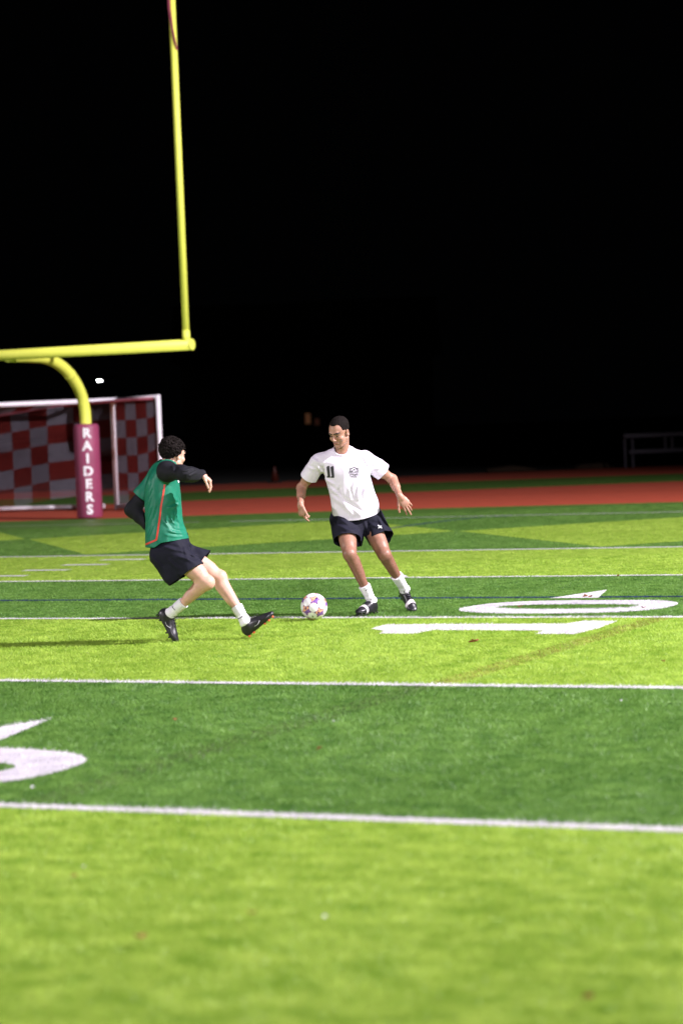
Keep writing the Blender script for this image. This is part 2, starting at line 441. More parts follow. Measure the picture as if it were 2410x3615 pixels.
# ------------------------------------------------------------------ soccer goals with chequered nets
def strands(quad, sp, rad):
    """diagonal net cords on a bilinear patch quad = (p00, p10, p11, p01)"""
    p00, p10, p11, p01 = [np.array(p, float) for p in quad]
    lu = np.linalg.norm(p10-p00); lv = np.linalg.norm(p01-p00)
    def S(u, v): return (1-u)*(1-v)*p00 + u*(1-v)*p10 + u*v*p11 + (1-u)*v*p01
    nrm = np.cross(p10-p00, p01-p00); nrm /= np.linalg.norm(nrm)+1e-9
    V, F = [], []
    tot = lu+lv; k = sp*0.5
    while k < tot:
        for sgn in (0, 1):
            a = (min(k, lu), max(0, k-lu)); b = (max(0, k-lv), min(k, lv))
            if sgn: a, b = (lu-a[0], a[1]), (lu-b[0], b[1])
            A, B = S(a[0]/lu, a[1]/lv), S(b[0]/lu, b[1]/lv)
            t = B-A; L = np.linalg.norm(t)
            if L < 1e-3: continue
            t /= L; s = np.cross(nrm, t)
            n0 = len(V)
            for E_ in (A, B):
                for q in (0, 1, 2):
                    an = 2*math.pi*q/3; V.append(E_ + rad*(math.cos(an)*nrm+math.sin(an)*s))
            F += [(n0, n0+1, n0+4, n0+3), (n0+1, n0+2, n0+5, n0+4), (n0+2, n0, n0+3, n0+5)]
        k += sp
    return V, F
def net_panel(root, S, nu, nv, flip, sp=0.062, rad=0.0048, name='net_square', i0=0):
    for i in range(i0, nu):
        for j in range(nv):
            q = (S(i/nu, j/nv), S((i+1)/nu, j/nv), S((i+1)/nu, (j+1)/nv), S(i/nu, (j+1)/nv))
            V, F = strands(q, sp, rad)
            mesh_np(name, V, F, M['net_red' if (i+j+flip) % 2 else 'net_white'], root, smooth=False)
def sm(t): t = min(1, max(0, t)); return t*t*(3-2*t)
fA = ground(414, 1797); DA = depth_of(fA); hA = at_depth(404, 1413, DA)[2]
D = 44.0
for _ in range(60):
    z = at_depth(558, 1402, D)[2]; D += (hA-z)*15
fB = at_depth(558, 1402, D); fB[2] = 0
print('goal', fA, DA, hA, fB, D)
GW = 7.32
gA = empty('soccer_goal', fA)
tag(gA, 'white soccer goal with red and white chequered net behind the padded goal post', 'soccer goal')
RT = np.array([math.cos(YAW), math.sin(YAW), 0.0]); BV = fB-fA; UP = np.array([0, 0, 1.0])
def gl(s, d, z): return -RT*s + BV*d + UP*z           # along the crossbar to the left, from front to rear post, up
W_ = M['goal_white']
ub = unit3 = BV/np.linalg.norm(BV)
obj_bm('post', tube_bm([gl(0, 0, 0), gl(0, 0, hA-.16), gl(0, .015, hA-.06), gl(0, .05, hA-.01), gl(0, .09, hA)], 0.054, 14), W_, gA)
obj_bm('post', tube_bm([gl(GW, 0, 0), gl(GW, 0, hA)], 0.046, 14), W_, gA)
obj_bm('crossbar', tube_bm([gl(-.02, .06, hA), gl(GW, 0, hA)], 0.050, 14), W_, gA)
for s in (0, GW):
    obj_bm('side_top_bar', tube_bm([gl(s, .08, hA), gl(s, 1, hA)], 0.046, 12), W_, gA)
    obj_bm('rear_post', tube_bm([gl(s, 1, 0), gl(s, 1, hA+.05)], 0.050, 12), W_, gA)
    obj_bm('side_ground_bar', tube_bm([gl(s, -.02, .05), gl(s, 1, .05)], 0.045, 12), W_, gA)
gb0, gb1 = ground(368, 1796)-fA, ground(0, 1806)-fA
gb1 = gb0+(gb1-gb0)*3.0
obj_bm('rear_ground_bar', tube_bm([gb0+UP*.06, gb1+UP*.06], 0.046, 12), W_, gA)
def ztop(s): return hA-.02-0.38*sm(s/4.2)
def dr(s): return 1.0-1.25*sm(s/1.1)
def back(u, v):
    s = u*GW; zt = ztop(s); zb = 0.06+0.30*sm(1-s/2.6)
    return gl(s, min(dr(s), -.05)-.06*math.sin(2.4*s)*v*(1-v)*2, zt+(zb-zt)*v)
def roof(u, v): s = u*GW; return gl(s, dr(s)*v, hA-.03+(ztop(s)-hA+.03)*v)
def side(u, v): return gl(0, .04+.94*u, hA-.06+(0.08-hA)*v+.30*sm((u-.6)/.4)*v)
net_panel(gA, back, 19, 5, 0); net_panel(gA, roof, 19, 1, 1); net_panel(gA, side, 4, 6, 1, 0.06)
obj_bm('net_rope', tube_bm([roof(k/30, 1.0)-RT*0+UP*.0-ub*.06 for k in range(31)], 0.030, 8), mat('faded net rope', (0.45, 0.12, 0.17), .8, .35, 3.0), gA)

# ------------------------------------------------------------------ far things in the dark
Pl = at_depth(353, 1366, 75.0)
sl = empty('street_lamp', (Pl[0]+0.9, Pl[1], 0))
tag(sl, 'lit white street lamp in the dark beyond the goals', 'street lamp')
obj_bm('pole', tube_bm([(0, 0, 0), (0, 0, Pl[2]+.2), (-.25, 0, Pl[2]+.32), (-.7, 0, Pl[2]+.30)], [.09, .06, .045, .04], 10), M['dark_pole'], sl)
hd = obj_bm('lamp_head', box_bm((-1.1, -.12, Pl[2]+.22), (-.66, .12, Pl[2]+.32), .02), M['dark_pole'], sl)
obj_bm('lens', box_bm((-.96, -.05, Pl[2]+.178), (-.84, .05, Pl[2]+.218), .015), M['lamp'], hd)

Ph = at_depth(1085, 1478, 96.0)
hs = empty('house', (Ph[0], Ph[1]+.1, 0), YAW)
tag(hs, 'dark house far behind the field with a dim warm window', 'house')
obj_bm('wall', box_bm((-5, .05, 0), (5, 6, 4.2)), M['house'], hs)
bm = bmesh.new()
vs = [bm.verts.new(p) for p in ((-5.4, -.3, 4.2), (5.4, -.3, 4.2), (5.4, 6.4, 4.2), (-5.4, 6.4, 4.2), (-5.4, 3, 6.6), (5.4, 3, 6.6))]
for f in ((0, 1, 5, 4), (2, 3, 4, 5), (0, 4, 3), (1, 2, 5), (0, 3, 2, 1)): bm.faces.new([vs[i] for i in f])
obj_bm('roof', bm, M['roof'], hs)
for dx, dz, ww, hh, mk in ((0, 0, .13, .42, 'window_glow'), (.36, -.14, .12, .28, 'window_dim')):
    wn = obj_bm('window', box_bm((dx-ww-.05, -.02, Ph[2]+dz-hh/2-.05), (dx+ww*.6+.05, .06, Ph[2]+dz+hh/2+.05)), M['roof'], hs)
    obj_bm('pane', box_bm((dx-ww, -.03, Ph[2]+dz-hh/2), (dx+ww*.6, -.015, Ph[2]+dz+hh/2)), M[mk], wn)

fr_ = ground(2206, 1652)
rl = empty('metal_railing', fr_, YAW+0.02)
tag(rl, 'dull metal railing in the dark beyond the track at the right edge', 'railing')
sc_ = FL/depth_of(fr_)
for x, z0, z1 in ((0, 0, .93), (27/sc_, 0, .93), (143/sc_, .45, .93), (168/sc_, .45, .93), (3.2, 0, .93)):
    obj_bm('post', box_bm((x-.03, -.03, z0), (x+.03, .03, z1), .006), M['alu'], rl)
obj_bm('top_rail', box_bm((-.04, -.16, .84), (3.6, -.035, .95), .01), M['alu'], rl)
obj_bm('lower_rail', box_bm((.10, -.14, .39), (3.6, -.035, .50), .01), M['alu'], rl)

fc = ground(971, 1704)
cn = empty('traffic_cone', fc)
tag(cn, 'small orange cone standing on the far track in the dark', 'cone')
obj_bm('cone_body', tube_bm([(0, 0, .03), (0, 0, .42), (0, 0, .45)], [.12, .03, .024], 16), M['cone'], cn)
obj_bm('base', box_bm((-.16, -.16, 0), (.16, .16, .03), .008), M['rubber'], cn)
for k, (px, py, sx, sz, lb) in enumerate(((1800, 1662, .75, .13, 'long low tan stone at the edge of the outer track'), (2090, 1652, .55, .16, 'tan stone on the outer track, nearest the railing'))):
    g = ground(px, py); bm = bmesh.new(); bmesh.ops.create_icosphere(bm, subdivisions=3, radius=1)
    for v in bm.verts:
        nz = VN(np.array([v.co[:]])*2.1+k*7)[0]
        v.co = Vector((v.co.x*sx*(0.8+.4*nz), v.co.y*.3*(.8+.4*nz), max(-.1, v.co.z)*sz*(.7+.6*nz)))
    o = obj_bm('stone', bm, M['stone'], smooth=True); o.location = g; o.rotation_euler = (0, 0, YAW)
    tag(o, lb, 'stone')

# fallen leaves and scraps on the turf
def leaf(px, py, L, seed, label, mt='leaf'):
    g = ground(px, py); r = np.random.default_rng(seed)
    n = 22; bm = bmesh.new(); c = bm.verts.new((0, 0, .012)); vs = []
    for k in range(n):
        t = 2*math.pi*k/n; rr = L*(.62 if mt == 'paper' else .8)*(0.55+0.45*abs(math.cos(2.5*t)))*(0.7+.5*r.random())
        vs.append(bm.verts.new((rr*math.cos(t), rr*.7*math.sin(t), .012+.35*L*abs(math.sin(t*1.0+seed))**2+.1*L*r.random())))
    for k in range(n): bm.faces.new((c, vs[k], vs[(k+1) % n]))
    o = obj_bm('dry_leaf' if mt == 'leaf' else 'paper_scrap', bm, M[mt]); o.location = (g[0], g[1], .022)
    o.rotation_euler = (0.25*r.normal(), 0.25*r.normal(), r.random()*6)
    md = o.modifiers.new('s', 'SOLIDIFY'); md.thickness = 0.0015
    tag(o, label, 'leaf' if mt == 'leaf' else 'scrap', 'dry leaves on the turf' if mt == 'leaf' else 'white scraps on the turf')
s7 = 1210/1568; q7 = lambda a, b: (1200+a*s7, 2000+b*s7); q9 = lambda a, b: (a*2410/1568, 2900+b*2410/1568)
for k, ((px, py), L, lb) in enumerate([
    (q7(617, 366), .050, 'curled brown leaf on the lime band below the painted one'),
    (q7(1122, 154), .042, 'brown leaf between the painted arrow and the zero'),
    (q7(1145, 156), .030, 'small tan leaf between the painted arrow and the zero'),
    (q7(822, 203), .032, 'brown leaf on the near edge of the painted zero'),
    (q7(1386, 207), .026, 'dark leaf bit beside the right end of the painted zero'),
    (q7(1270, 58), .025, 'pale leaf just in front of the five yard line'),
    (q7(1478, 457), .020, 'tiny leaf bit at the right on the lime band'),
    (q9(320, 290), .030, 'red brown leaf in the blurred foreground at the lower left'),
    (q9(578, 234), .022, 'dark leaf left of the white scrap in the foreground'),
    (q9(1350, 432), .026, 'red brown leaf at the bottom right corner of the foreground'),
    (q9(170, 146), .016, 'small leaf near the left edge of the foreground'),
    (((800*.7685), 2380+236*.7685), .022, 'brown leaf on the dark band right of the painted arrow'),
    (((1472*.7685), 2380+371*.7685), .022, 'brown leaf in the middle of the dark band')]):
    leaf(px, py, L, 10+k, lb)
for k, ((px, py), L, lb) in enumerate([
    (q9(745, 241), .013, 'white scrap in the middle of the blurred foreground'),
    (q9(196, 124), .011, 'white scrap at the left of the foreground'),
    ((157*.7685, 2380+555*.7685), .026, 'pale scrap on the dark band below the painted zero at the left edge'),
    ((1537*.7685, 2380+243*.7685), .011, 'white scrap in the middle of the dark band'),
    ((1205+1280*.7685, 2380+147*.7685), .012, 'white scrap at the right just below the fifteen yard line')]):
    leaf(px, py, L, 40+k, lb, 'paper')
print('setting', round(time.time()-T0, 1))

# ------------------------------------------------------------------ sculpting: signed distances on a grid, skinned by surface nets
def unit(v): v = np.asarray(v, float); return v/(np.linalg.norm(v)+1e-12)
def self_resample(st, per=5):
    """smooth (Catmull-Rom) refinement of loft stations"""
    A = np.array([np.concatenate([np.array(q[0], float), unit(q[1]), [q[2]], unit(q[3]), [q[4]]]) for q in st]); out = []
    n = len(A)
    for i in range(n-1):
        p0, p1_, p2_, p3_ = A[max(i-1, 0)], A[i], A[i+1], A[min(i+2, n-1)]
        for k in range(per):
            t = k/per
            out.append(.5*((2*p1_)+(-p0+p2_)*t+(2*p0-5*p1_+4*p2_-p3_)*t*t+(-p0+3*p1_-3*p2_+p3_)*t**3))
    out.append(A[-1])
    return [(q[:3], q[3:6], q[6], q[7:10], q[10]) for q in out]
class Sculpt:
    def __init__(s, lo, hi, vox):
        s.lo = np.array(lo, float); s.vox = vox
        s.n = np.ceil((np.array(hi)-s.lo)/vox).astype(int)+1
        s.D = np.full(s.n, 0.2, np.float32)
    def sub(s, lo, hi):
        i0 = np.clip(np.floor((np.array(lo)-s.lo)/s.vox).astype(int), 0, s.n)
        i1 = np.clip(np.ceil((np.array(hi)-s.lo)/s.vox).astype(int)+1, 0, s.n)
        sl = tuple(slice(a, b) for a, b in zip(i0, i1))
        if any(a >= b for a, b in zip(i0, i1)): return None, None
        ax = [(s.lo[k]+s.vox*np.arange(i0[k], i1[k])).astype(np.float32) for k in range(3)]
        P = np.stack(np.meshgrid(*ax, indexing='ij'), -1)
        return sl, P
    def comb(s, sl, d, k, op):
        a = s.D[sl]
        if op == 'u':
            h = np.maximum(k-np.abs(a-d), 0)/k; s.D[sl] = np.minimum(a, d)-h*h*k*0.25
        else:
            b = -d; h = np.maximum(k-np.abs(a-b), 0)/k; s.D[sl] = np.maximum(a, b)+h*h*k*0.25
    def cap(s, a, b, ra, rb=None, k=0.02, op='u'):
        rb = ra if rb is None else rb; a = np.array(a, float); b = np.array(b, float); r = max(ra, rb)+k+.012
        sl, P = s.sub(np.minimum(a, b)-r, np.maximum(a, b)+r)
        if sl is None: return
        ab = (b-a).astype(np.float32); t = np.clip(((P-a.astype(np.float32)) @ ab)/(ab@ab+1e-9), 0, 1)
        d = np.linalg.norm(P-(a.astype(np.float32)+t[..., None]*ab), axis=-1)-(ra+(rb-ra)*t)
        s.comb(sl, d, k, op)
    def ell(s, c, r, Rm=None, k=0.02, op='u'):
        c = np.array(c, float); r = np.array(r, float); q = max(r)+k+.012
        sl, P = s.sub(c-q, c+q)
        if sl is None: return
        L = P-c.astype(np.float32)
        if Rm is not None: L = L @ np.asarray(Rm, np.float32)       # columns of Rm are the local axes
        k0 = np.linalg.norm(L/r.astype(np.float32), axis=-1); k1 = np.linalg.norm(L/(r*r).astype(np.float32), axis=-1)+1e-6
        s.comb(sl, k0*(k0-1)/k1, k, op)
    def loft(s, st, k=0.02, op='u'):
        """st: stations (centre, right axis, half width, front axis, half depth) along a spine; flat ends"""
        if len(st) > 3: st = self_resample(st)
        c = np.array([q[0] for q in st], float); R_ = np.array([unit(q[1]) for q in st]); A_ = np.array([q[2] for q in st], float)
        F_ = np.array([unit(q[3]) for q in st]); B_ = np.array([q[4] for q in st], float)
        m = max(A_.max(), B_.max())+k+.03
        sl, P = s.sub(c.min(0)-m, c.max(0)+m)
        if sl is None: return
        ax = unit(c[-1]-c[0]); si = (c-c[0])@ax; t = ((P-c[0]) @ ax); tc = np.clip(t, 0, si[-1])
        I = lambda y: np.interp(tc.ravel(), si, y).reshape(tc.shape).astype(np.float32)
        L_ = P-np.stack([I(c[:, q]) for q in range(3)], -1)
        u = L_@R_[0].astype(np.float32); v = L_@F_[0].astype(np.float32); a = I(A_); b = I(B_)
        k0 = np.sqrt((u/a)**2+(v/b)**2); k1 = np.sqrt((u/a/a)**2+(v/b/b)**2)+1e-6
        d = np.where(k0 < 1e-3, -np.minimum(a, b), k0*(k0-1)/k1)
        ov = np.maximum(-t, t-si[-1]); d = np.where(ov > 0, np.maximum(d, ov), d)
        s.comb(sl, d.astype(np.float32), k, op)
    def points(s):
        ax = [(s.lo[k]+s.vox*np.arange(s.n[k])).astype(np.float32) for k in range(3)]
        return np.stack(np.meshgrid(*ax, indexing='ij'), -1)
    def near(s, band):
        idx = np.argwhere(np.abs(s.D) < band)
        return idx, (s.lo+idx*s.vox).astype(np.float32)
    def displace(s, fn, band=0.04):
        idx, P = s.near(band); s.D[idx[:, 0], idx[:, 1], idx[:, 2]] += fn(P).astype(np.float32)
    def mesh(s):
        D = s.D; S = D < 0; n = np.array(D.shape)
        c = np.zeros(n-1, np.int8)
        offs = [(i, j, k) for i in (0, 1) for j in (0, 1) for k in (0, 1)]
        for o in offs: c += S[o[0]:n[0]-1+o[0], o[1]:n[1]-1+o[1], o[2]:n[2]-1+o[2]]
        act = np.argwhere((c > 0) & (c < 8))
        ids = np.full(n-1, -1, np.int32); ids[act[:, 0], act[:, 1], act[:, 2]] = np.arange(len(act))
        vals = {o: D[act[:, 0]+o[0], act[:, 1]+o[1], act[:, 2]+o[2]] for o in offs}
        acc = np.zeros((len(act), 3)); cnt = np.zeros(len(act))
        for a in offs:
            for ax in range(3):
                if a[ax]: continue
                b = list(a); b[ax] = 1; b = tuple(b)
                va, vb = vals[a], vals[b]; x = (va < 0) != (vb < 0)
                t = np.where(x, va/np.where(x, va-vb, 1), 0)
                p = np.tile(np.array(a, float), (len(act), 1)); p[:, ax] = t
                acc[x] += p[x]; cnt[x] += 1
        V = s.lo+(act+acc/cnt[:, None])*s.vox
        Q = []
        for ax in range(3):
            u, v = (ax+1) % 3, (ax+2) % 3
            sa = [slice(None)]*3; sb = [slice(None)]*3; sa[ax] = slice(0, -1); sb[ax] = slice(1, None)
            A, B = S[tuple(sa)], S[tuple(sb)]
            e = np.argwhere(A != B)
            e = e[(e[:, u] > 0) & (e[:, v] > 0) & (e[:, u] < n[u]-1) & (e[:, v] < n[v]-1)]
            def cell(du, dv):
                q = e.copy(); q[:, u] += du; q[:, v] += dv; return ids[q[:, 0], q[:, 1], q[:, 2]]
            f = np.stack([cell(-1, -1), cell(0, -1), cell(0, 0), cell(-1, 0)], 1)
            fl = ~A[e[:, 0], e[:, 1], e[:, 2]]
            f[fl] = f[fl][:, ::-1]
            Q.append(f)
        return V, np.concatenate(Q)
def relax(V, Q, it=1, lam=0.5):
    """light Laplacian smoothing that hides the grid"""
    e = np.concatenate([Q[:, [0, 1]], Q[:, [1, 2]], Q[:, [2, 3]], Q[:, [3, 0]]]); e = np.concatenate([e, e[:, ::-1]])
    for q in range(it):
        acc = np.zeros_like(V); cnt = np.bincount(e[:, 0], minlength=len(V)).astype(float)
        for k in range(3): acc[:, k] = np.bincount(e[:, 0], weights=V[e[:, 1], k], minlength=len(V))
        V = V+(lam if q % 2 == 0 else -lam*1.04)*(acc/np.maximum(cnt, 1)[:, None]-V)
    return V
def clip_mesh(V, Q, g):
    """keep g > 0 with a clean cut edge"""
    T = np.concatenate([Q[:, [0, 1, 2]], Q[:, [0, 2, 3]]]); gv = g(V)
    pos = gv[T] > 0; cnt = pos.sum(1)
    out = [T[cnt == 3]]; V = list(map(np.array, V)); cache = {}; new = []
    def cut(a, b):
        key = (min(a, b), max(a, b))
        if key not in cache:
            t = gv[a]/(gv[a]-gv[b]); cache[key] = len(V); V.append(V[a]+t*(V[b]-V[a]))
        return cache[key]
    for tri, p, c in zip(T[(cnt == 1) | (cnt == 2)], pos[(cnt == 1) | (cnt == 2)], cnt[(cnt == 1) | (cnt == 2)]):
        if c == 1:
            i = int(np.argmax(p)); a, b, d = tri[i], tri[(i+1) % 3], tri[(i+2) % 3]
            new.append((a, cut(a, b), cut(a, d)))
        else:
            i = int(np.argmin(p)); a, b, d = tri[i], tri[(i+1) % 3], tri[(i+2) % 3]
            x, y = cut(a, b), cut(a, d)
            new += [(x, b, d), (x, d, y)]
    F = np.concatenate(out+[np.array(new, int).reshape(-1, 3)])
    V = np.array(V); used = np.unique(F); rm = np.full(len(V), -1); rm[used] = np.arange(len(used))
    return V[used], rm[F]
def cloth(name, V, F, mt, parent, thick=0.004):
    o = mesh_np(name, V, F, mt, parent)
    md = o.modifiers.new('s', 'SOLIDIFY'); md.thickness = thick; md.offset = -1
    return o

# ------------------------------------------------------------------ the people
M['skin_tan'] = mat('tan skin', (0.390, 0.200, 0.140), 0.5, 0.20, 18, 0.10, 350, sss=0.15)
M['skin_pale'] = mat('pale skin', (0.58, 0.335, 0.255), 0.52, 0.14, 18, 0.08, 350, sss=0.15)
M['hair_dark'] = mat('very dark brown hair', (0.009, 0.0065, 0.006), 0.8, 0.5, 120, 0.5, 260, spec=0.08)
M['brow'] = mat('dark eyebrow', (0.035, 0.018, 0.013), 0.7, 0.3, 200)
M['lip_tan'] = mat('brown pink lips', (0.33, 0.12, 0.10), 0.4, 0.08, 40)
M['eye'] = mat('eye white', (0.30, 0.26, 0.24), 0.35, 0.05)
M['iris'] = mat('dark iris', (0.02, 0.012, 0.008), 0.1, 0.05)
M['tee'] = mat('white cotton', (0.77, 0.71, 0.84), 0.8, 0.03, 10, 0.25, 420)
M['print'] = mat('black print', (0.015, 0.015, 0.018), 0.6, 0.05)
M['white_print'] = mat('white print', (0.80, 0.78, 0.80), 0.6, 0.03)
M['shorts'] = mat('black navy polyester', (0.010, 0.010, 0.020), 0.75, 0.15, 20, 0.25, 300, spec=0.15)
M['jersey'] = mat('emerald jersey polyester', (0.004, 0.155, 0.090), 0.5, 0.10, 7, 0.2, 350, spec=0.35)
M['sleeve'] = mat('black base layer', (0.010, 0.010, 0.014), 0.7, 0.15, 20, 0.2, 300, spec=0.15)
M['red'] = mat('red piping', (0.62, 0.04, 0.025), 0.5, 0.05)
M['sock'] = mat('white ribbed sock', (0.76, 0.735, 0.79), 0.85, 0.05, 30, 0.5, 260)
M['boot'] = mat('black boot leather', (0.016, 0.015, 0.020), 0.35, 0.3, 30, 0.2, 150)
M['sole'] = mat('black boot sole', (0.012, 0.012, 0.013), 0.4, 0.2, 30)
M['stud'] = mat('orange red stud', (0.75, 0.13, 0.05), 0.35, 0.05)
M['stud_black'] = mat('black stud', (0.015, 0.015, 0.016), 0.4, 0.05)
M['strap'] = mat('white boot tape', (0.74, 0.66, 0.72), 0.6, 0.06, 30)
M['silver'] = mat('silver boot mark', (0.45, 0.44, 0.48), 0.35, 0.05)
M['gold'] = mat('gold chain', (0.60, 0.40, 0.14), 0.3, 0.05, metal=0.9)
def leg_tone(mt, col):
    """darker, hairier skin below the shorts"""
    nt = mt.node_tree; b = nt.nodes['Principled BSDF']; src = b.inputs['Base Color'].links[0].from_socket
    tc = nd(nt, 'ShaderNodeTexCoord'); sx = nd(nt, 'ShaderNodeSeparateXYZ'); nt.links.new(tc.outputs['Object'], sx.inputs[0])
    mr = nd(nt, 'ShaderNodeMapRange'); mr.inputs[1].default_value = 0.80; mr.inputs[2].default_value = 0.45; nt.links.new(sx.outputs[2], mr.inputs[0])
    n = nd(nt, 'ShaderNodeTexNoise'); n.inputs['Scale'].default_value = 90; n.inputs['Detail'].default_value = 4; nt.links.new(tc.outputs['Object'], n.inputs[0])
    mu = nd(nt, 'ShaderNodeMath', operation='MULTIPLY'); nt.links.new(mr.outputs[0], mu.inputs[0])
    ad = nd(nt, 'ShaderNodeMath', operation='ADD'); ad.inputs[1].default_value = 0.4; nt.links.new(n.outputs[0], ad.inputs[0]); nt.links.new(ad.outputs[0], mu.inputs[1])
    mx = nd(nt, 'ShaderNodeMix', data_type='RGBA'); nt.links.new(mu.outputs[0], mx.inputs[0]); nt.links.new(src, mx.inputs[6]); mx.inputs[7].default_value = (*col, 1)
    nt.links.new(mx.outputs[2], b.inputs['Base Color'])
leg_tone(M['skin_tan'], (0.185, 0.080, 0.050))
NA, NB = VNoise(21), VNoise(22)

class Person:
    def __init__(s, name, label, base_px, group='soccer players'):
        s.base = ground(*base_px); s.D0 = depth_of(s.base)
        s.rt = np.array([math.cos(YAW), math.sin(YAW), 0]); s.aw = np.array([-math.sin(YAW), math.cos(YAW), 0])
        s.root = empty(name, s.base, YAW); tag(s.root, label, 'person', group)
    def L(s, px, py, off=0.0):
        """own space (right, away, up) of a picture point lying `off` metres behind the base point"""
        w = at_depth(px, py, s.D0+off)-s.base
        return np.array([w@s.rt, w@s.aw, w[2]])
    def cast(s, bvh, px, py):
        """where the sight line meets a garment, in own space"""
        o = CAM-s.base; d = ray(px, py)
        oo = Vector((o@s.rt, o@s.aw, o[2])); dd = Vector((d@s.rt, d@s.aw, d[2])).normalized()
        h, n, i, dist = bvh.ray_cast(oo, dd)
        return (h, n) if h is not None else (None, None)

def leg(S, hip, knee, ank, fwd, sc=1.0):
    ax = unit(ank-knee); bk = unit(-fwd+ax*(fwd@ax)); ta = unit(knee-hip); bt = unit(-fwd+ta*(fwd@ta))
    S.cap(hip, knee, .085*sc, .056*sc, k=.03)
    S.cap(hip+(knee-hip)*.2-bt*.012, hip+(knee-hip)*.75-bt*.014, .074*sc, .056*sc, k=.03)      # quads
    S.cap(hip+(knee-hip)*.3+bt*.02, hip+(knee-hip)*.9+bt*.012, .062*sc, .045*sc, k=.03)         # hamstring
    S.ell(knee-bt*.018, (.043*sc,)*3, k=.02)
    S.cap(knee-bt*.012+ax*.035, knee-bt*.010+ax*.07, .026*sc, .02*sc, k=.02)
    S.cap(knee, ank, .047*sc, .032*sc, k=.025)
    sh = np.linalg.norm(ank-knee)
    S.cap(knee+ax*sh*.16+bk*.022, knee+ax*sh*.48+bk*.014, .046*sc, .032*sc, k=.03)               # calf
    sd = unit(np.cross(ax, bk))
    S.cap(knee+ax*sh*.14+bk*.018+sd*.016, knee+ax*sh*.42+bk*.012+sd*.012, .036*sc, .028*sc, k=.025)
    S.ell(ank, (.036, .036, .036), k=.015)
def arm(S, sh, el, wr, sc=1.0):
    S.cap(sh, el, .050*sc, .038*sc, k=.025)
    mid = sh+(el-sh)*.5
    S.cap(sh+(el-sh)*.3, sh+(el-sh)*.65, .050*sc, .046*sc, k=.02)
    S.ell(sh, (.058*sc,)*3, k=.03)
    S.cap(el, el+(wr-el)*.45, .040*sc, .037*sc, k=.02)
    S.cap(el, wr, .036*sc, .025*sc, k=.02)
def hand(S, wr, d, b, thumb, curl=(0.4, 0.5, 0.4), spread=0.06, tcurl=0.3, tdir=None, sc=1.0, per=None):
    """d: wrist to knuckles, b: back of the hand, thumb: side of the thumb; fingers curl towards -b"""
    d = unit(d); b = unit(b-d*(b@d)); t = unit(thumb-d*(thumb@d)-b*(thumb@b))
    Rm = np.stack([d, t, b], 1)
    S.cap(wr-d*.02, wr+d*.02, .025*sc, .026*sc, k=.015)
    S.ell(wr+d*.048*sc, (.052*sc, .041*sc, .0155*sc), Rm, k=.012)
    S.ell(wr+d*.072*sc, (.026*sc, .043*sc, .0135*sc), Rm, k=.01)
    S.ell(wr+d*.035*sc+t*.026*sc-b*.006, (.032*sc, .016*sc, .015*sc), Rm, k=.012)               # ball of the thumb
    for i, (off, ln) in enumerate(((.030, 0.92), (.010, 1.0), (-.011, .94), (-.031, .75))):
        a = spread*(1.5-i)*0.9
        p = wr+d*(.088-.006*abs(i-1.2))*sc+t*off*sc; dr = unit(d+t*math.tan(a)); c = 0
        rr = (.0092, .0092, .0088, .0078)[i]*sc
        cu = per[i] if per else curl
        for q, l in enumerate((.044, .027, .021)):
            c += cu[q]; v = dr*math.cos(c)-b*math.sin(c)
            e = p+v*l*ln*sc
            S.cap(p, e, rr*(1-.07*q), rr*(.93-.07*q), k=.004); p = e
    p = wr+d*.022*sc+t*.030*sc-b*.004; v = unit(tdir) if tdir is not None else unit(d*.75+t*.6-b*.25); c = 0
    for q, (l, r0) in enumerate(((.042, .0125), (.032, .0105), (.025, .0095))):
        vv = unit(v*math.cos(tcurl*q)-t*math.sin(tcurl*q)*.7-b*math.sin(tcurl*q)*.4); e = p+vv*l*sc
        S.cap(p, e, r0*sc, r0*.9*sc, k=.006); p = e

def head_frame(fwd, up):
    f = unit(fwd); u = unit(up-f*(up@f)); l = np.cross(u, f)       # x: towards the left ear
    return np.stack([l, f, u], 1)
def head_prims(S, c, H, sc=1.0):
    """skull, face and ears; local axes x left, y front, z up, origin between the ears at eye height"""
    W = lambda *p: c+H@(np.array(p)*sc)
    E = lambda p, r, k=.015, op='u', Rm=None: S.ell(W(*p), np.array(r)*sc, H if Rm is None else H@Rm, k=k, op=op)
    K = lambda a, b, ra, rb=None, k=.012, op='u': S.cap(W(*a), W(*b), ra*sc, (rb if rb is not None else ra)*sc, k=k, op=op)
    E((0, -.020, .038), (.075, .094, .082))
    E((0, .028, .018), (.066, .062, .070), .02)
    E((0, .034, -.050), (.056, .052, .060), .025)
    for s in (-1, 1):
        K((s*.052, .000, -.062), (s*.026, .062, -.100), .018, .014, .02)      # jaw line
        E((s*.043, .058, -.034), (.021, .022, .018), .02)                     # cheekbone
    E((0, .074, -.103), (.021, .017, .016), .015)                             # chin
    K((-.036, .082, .022), (.036, .082, .022), .0105, k=.015)                 # brow
    for s in (-1, 1): E((s*.031, .099, -.002), (.019, .016, .0115), .012, 's')
    K((0, .086, .010), (0, .110, -.030), .0075, .0115, .010)                  # nose
    for s in (-1, 1): E((s*.011, .099, -.037), (.0085, .010, .0075), .006)
    K((-.019, .083, -.066), (.019, .083, -.066), .0085, k=.01)
    K((-.016, .087, -.0615), (.016, .087, -.0615), .0048, k=.005)
    K((-.014, .087, -.0725), (.014, .087, -.0725), .0056, k=.005)
    K((-.022, .095, -.067), (.022, .095, -.067), .0022, k=.004, op='s')
    for s in (-1, 1):
        ca, sa = math.cos(.35), math.sin(.35)*s
        Rm = np.array([[ca, sa, 0], [-sa, ca, 0], [0, 0, 1]])
        E((s*.076, -.012, -.012), (.011, .019, .031), .006, 'u', Rm)
        E((s*.084, -.006, -.010), (.007, .010, .019), .006, 's', Rm)
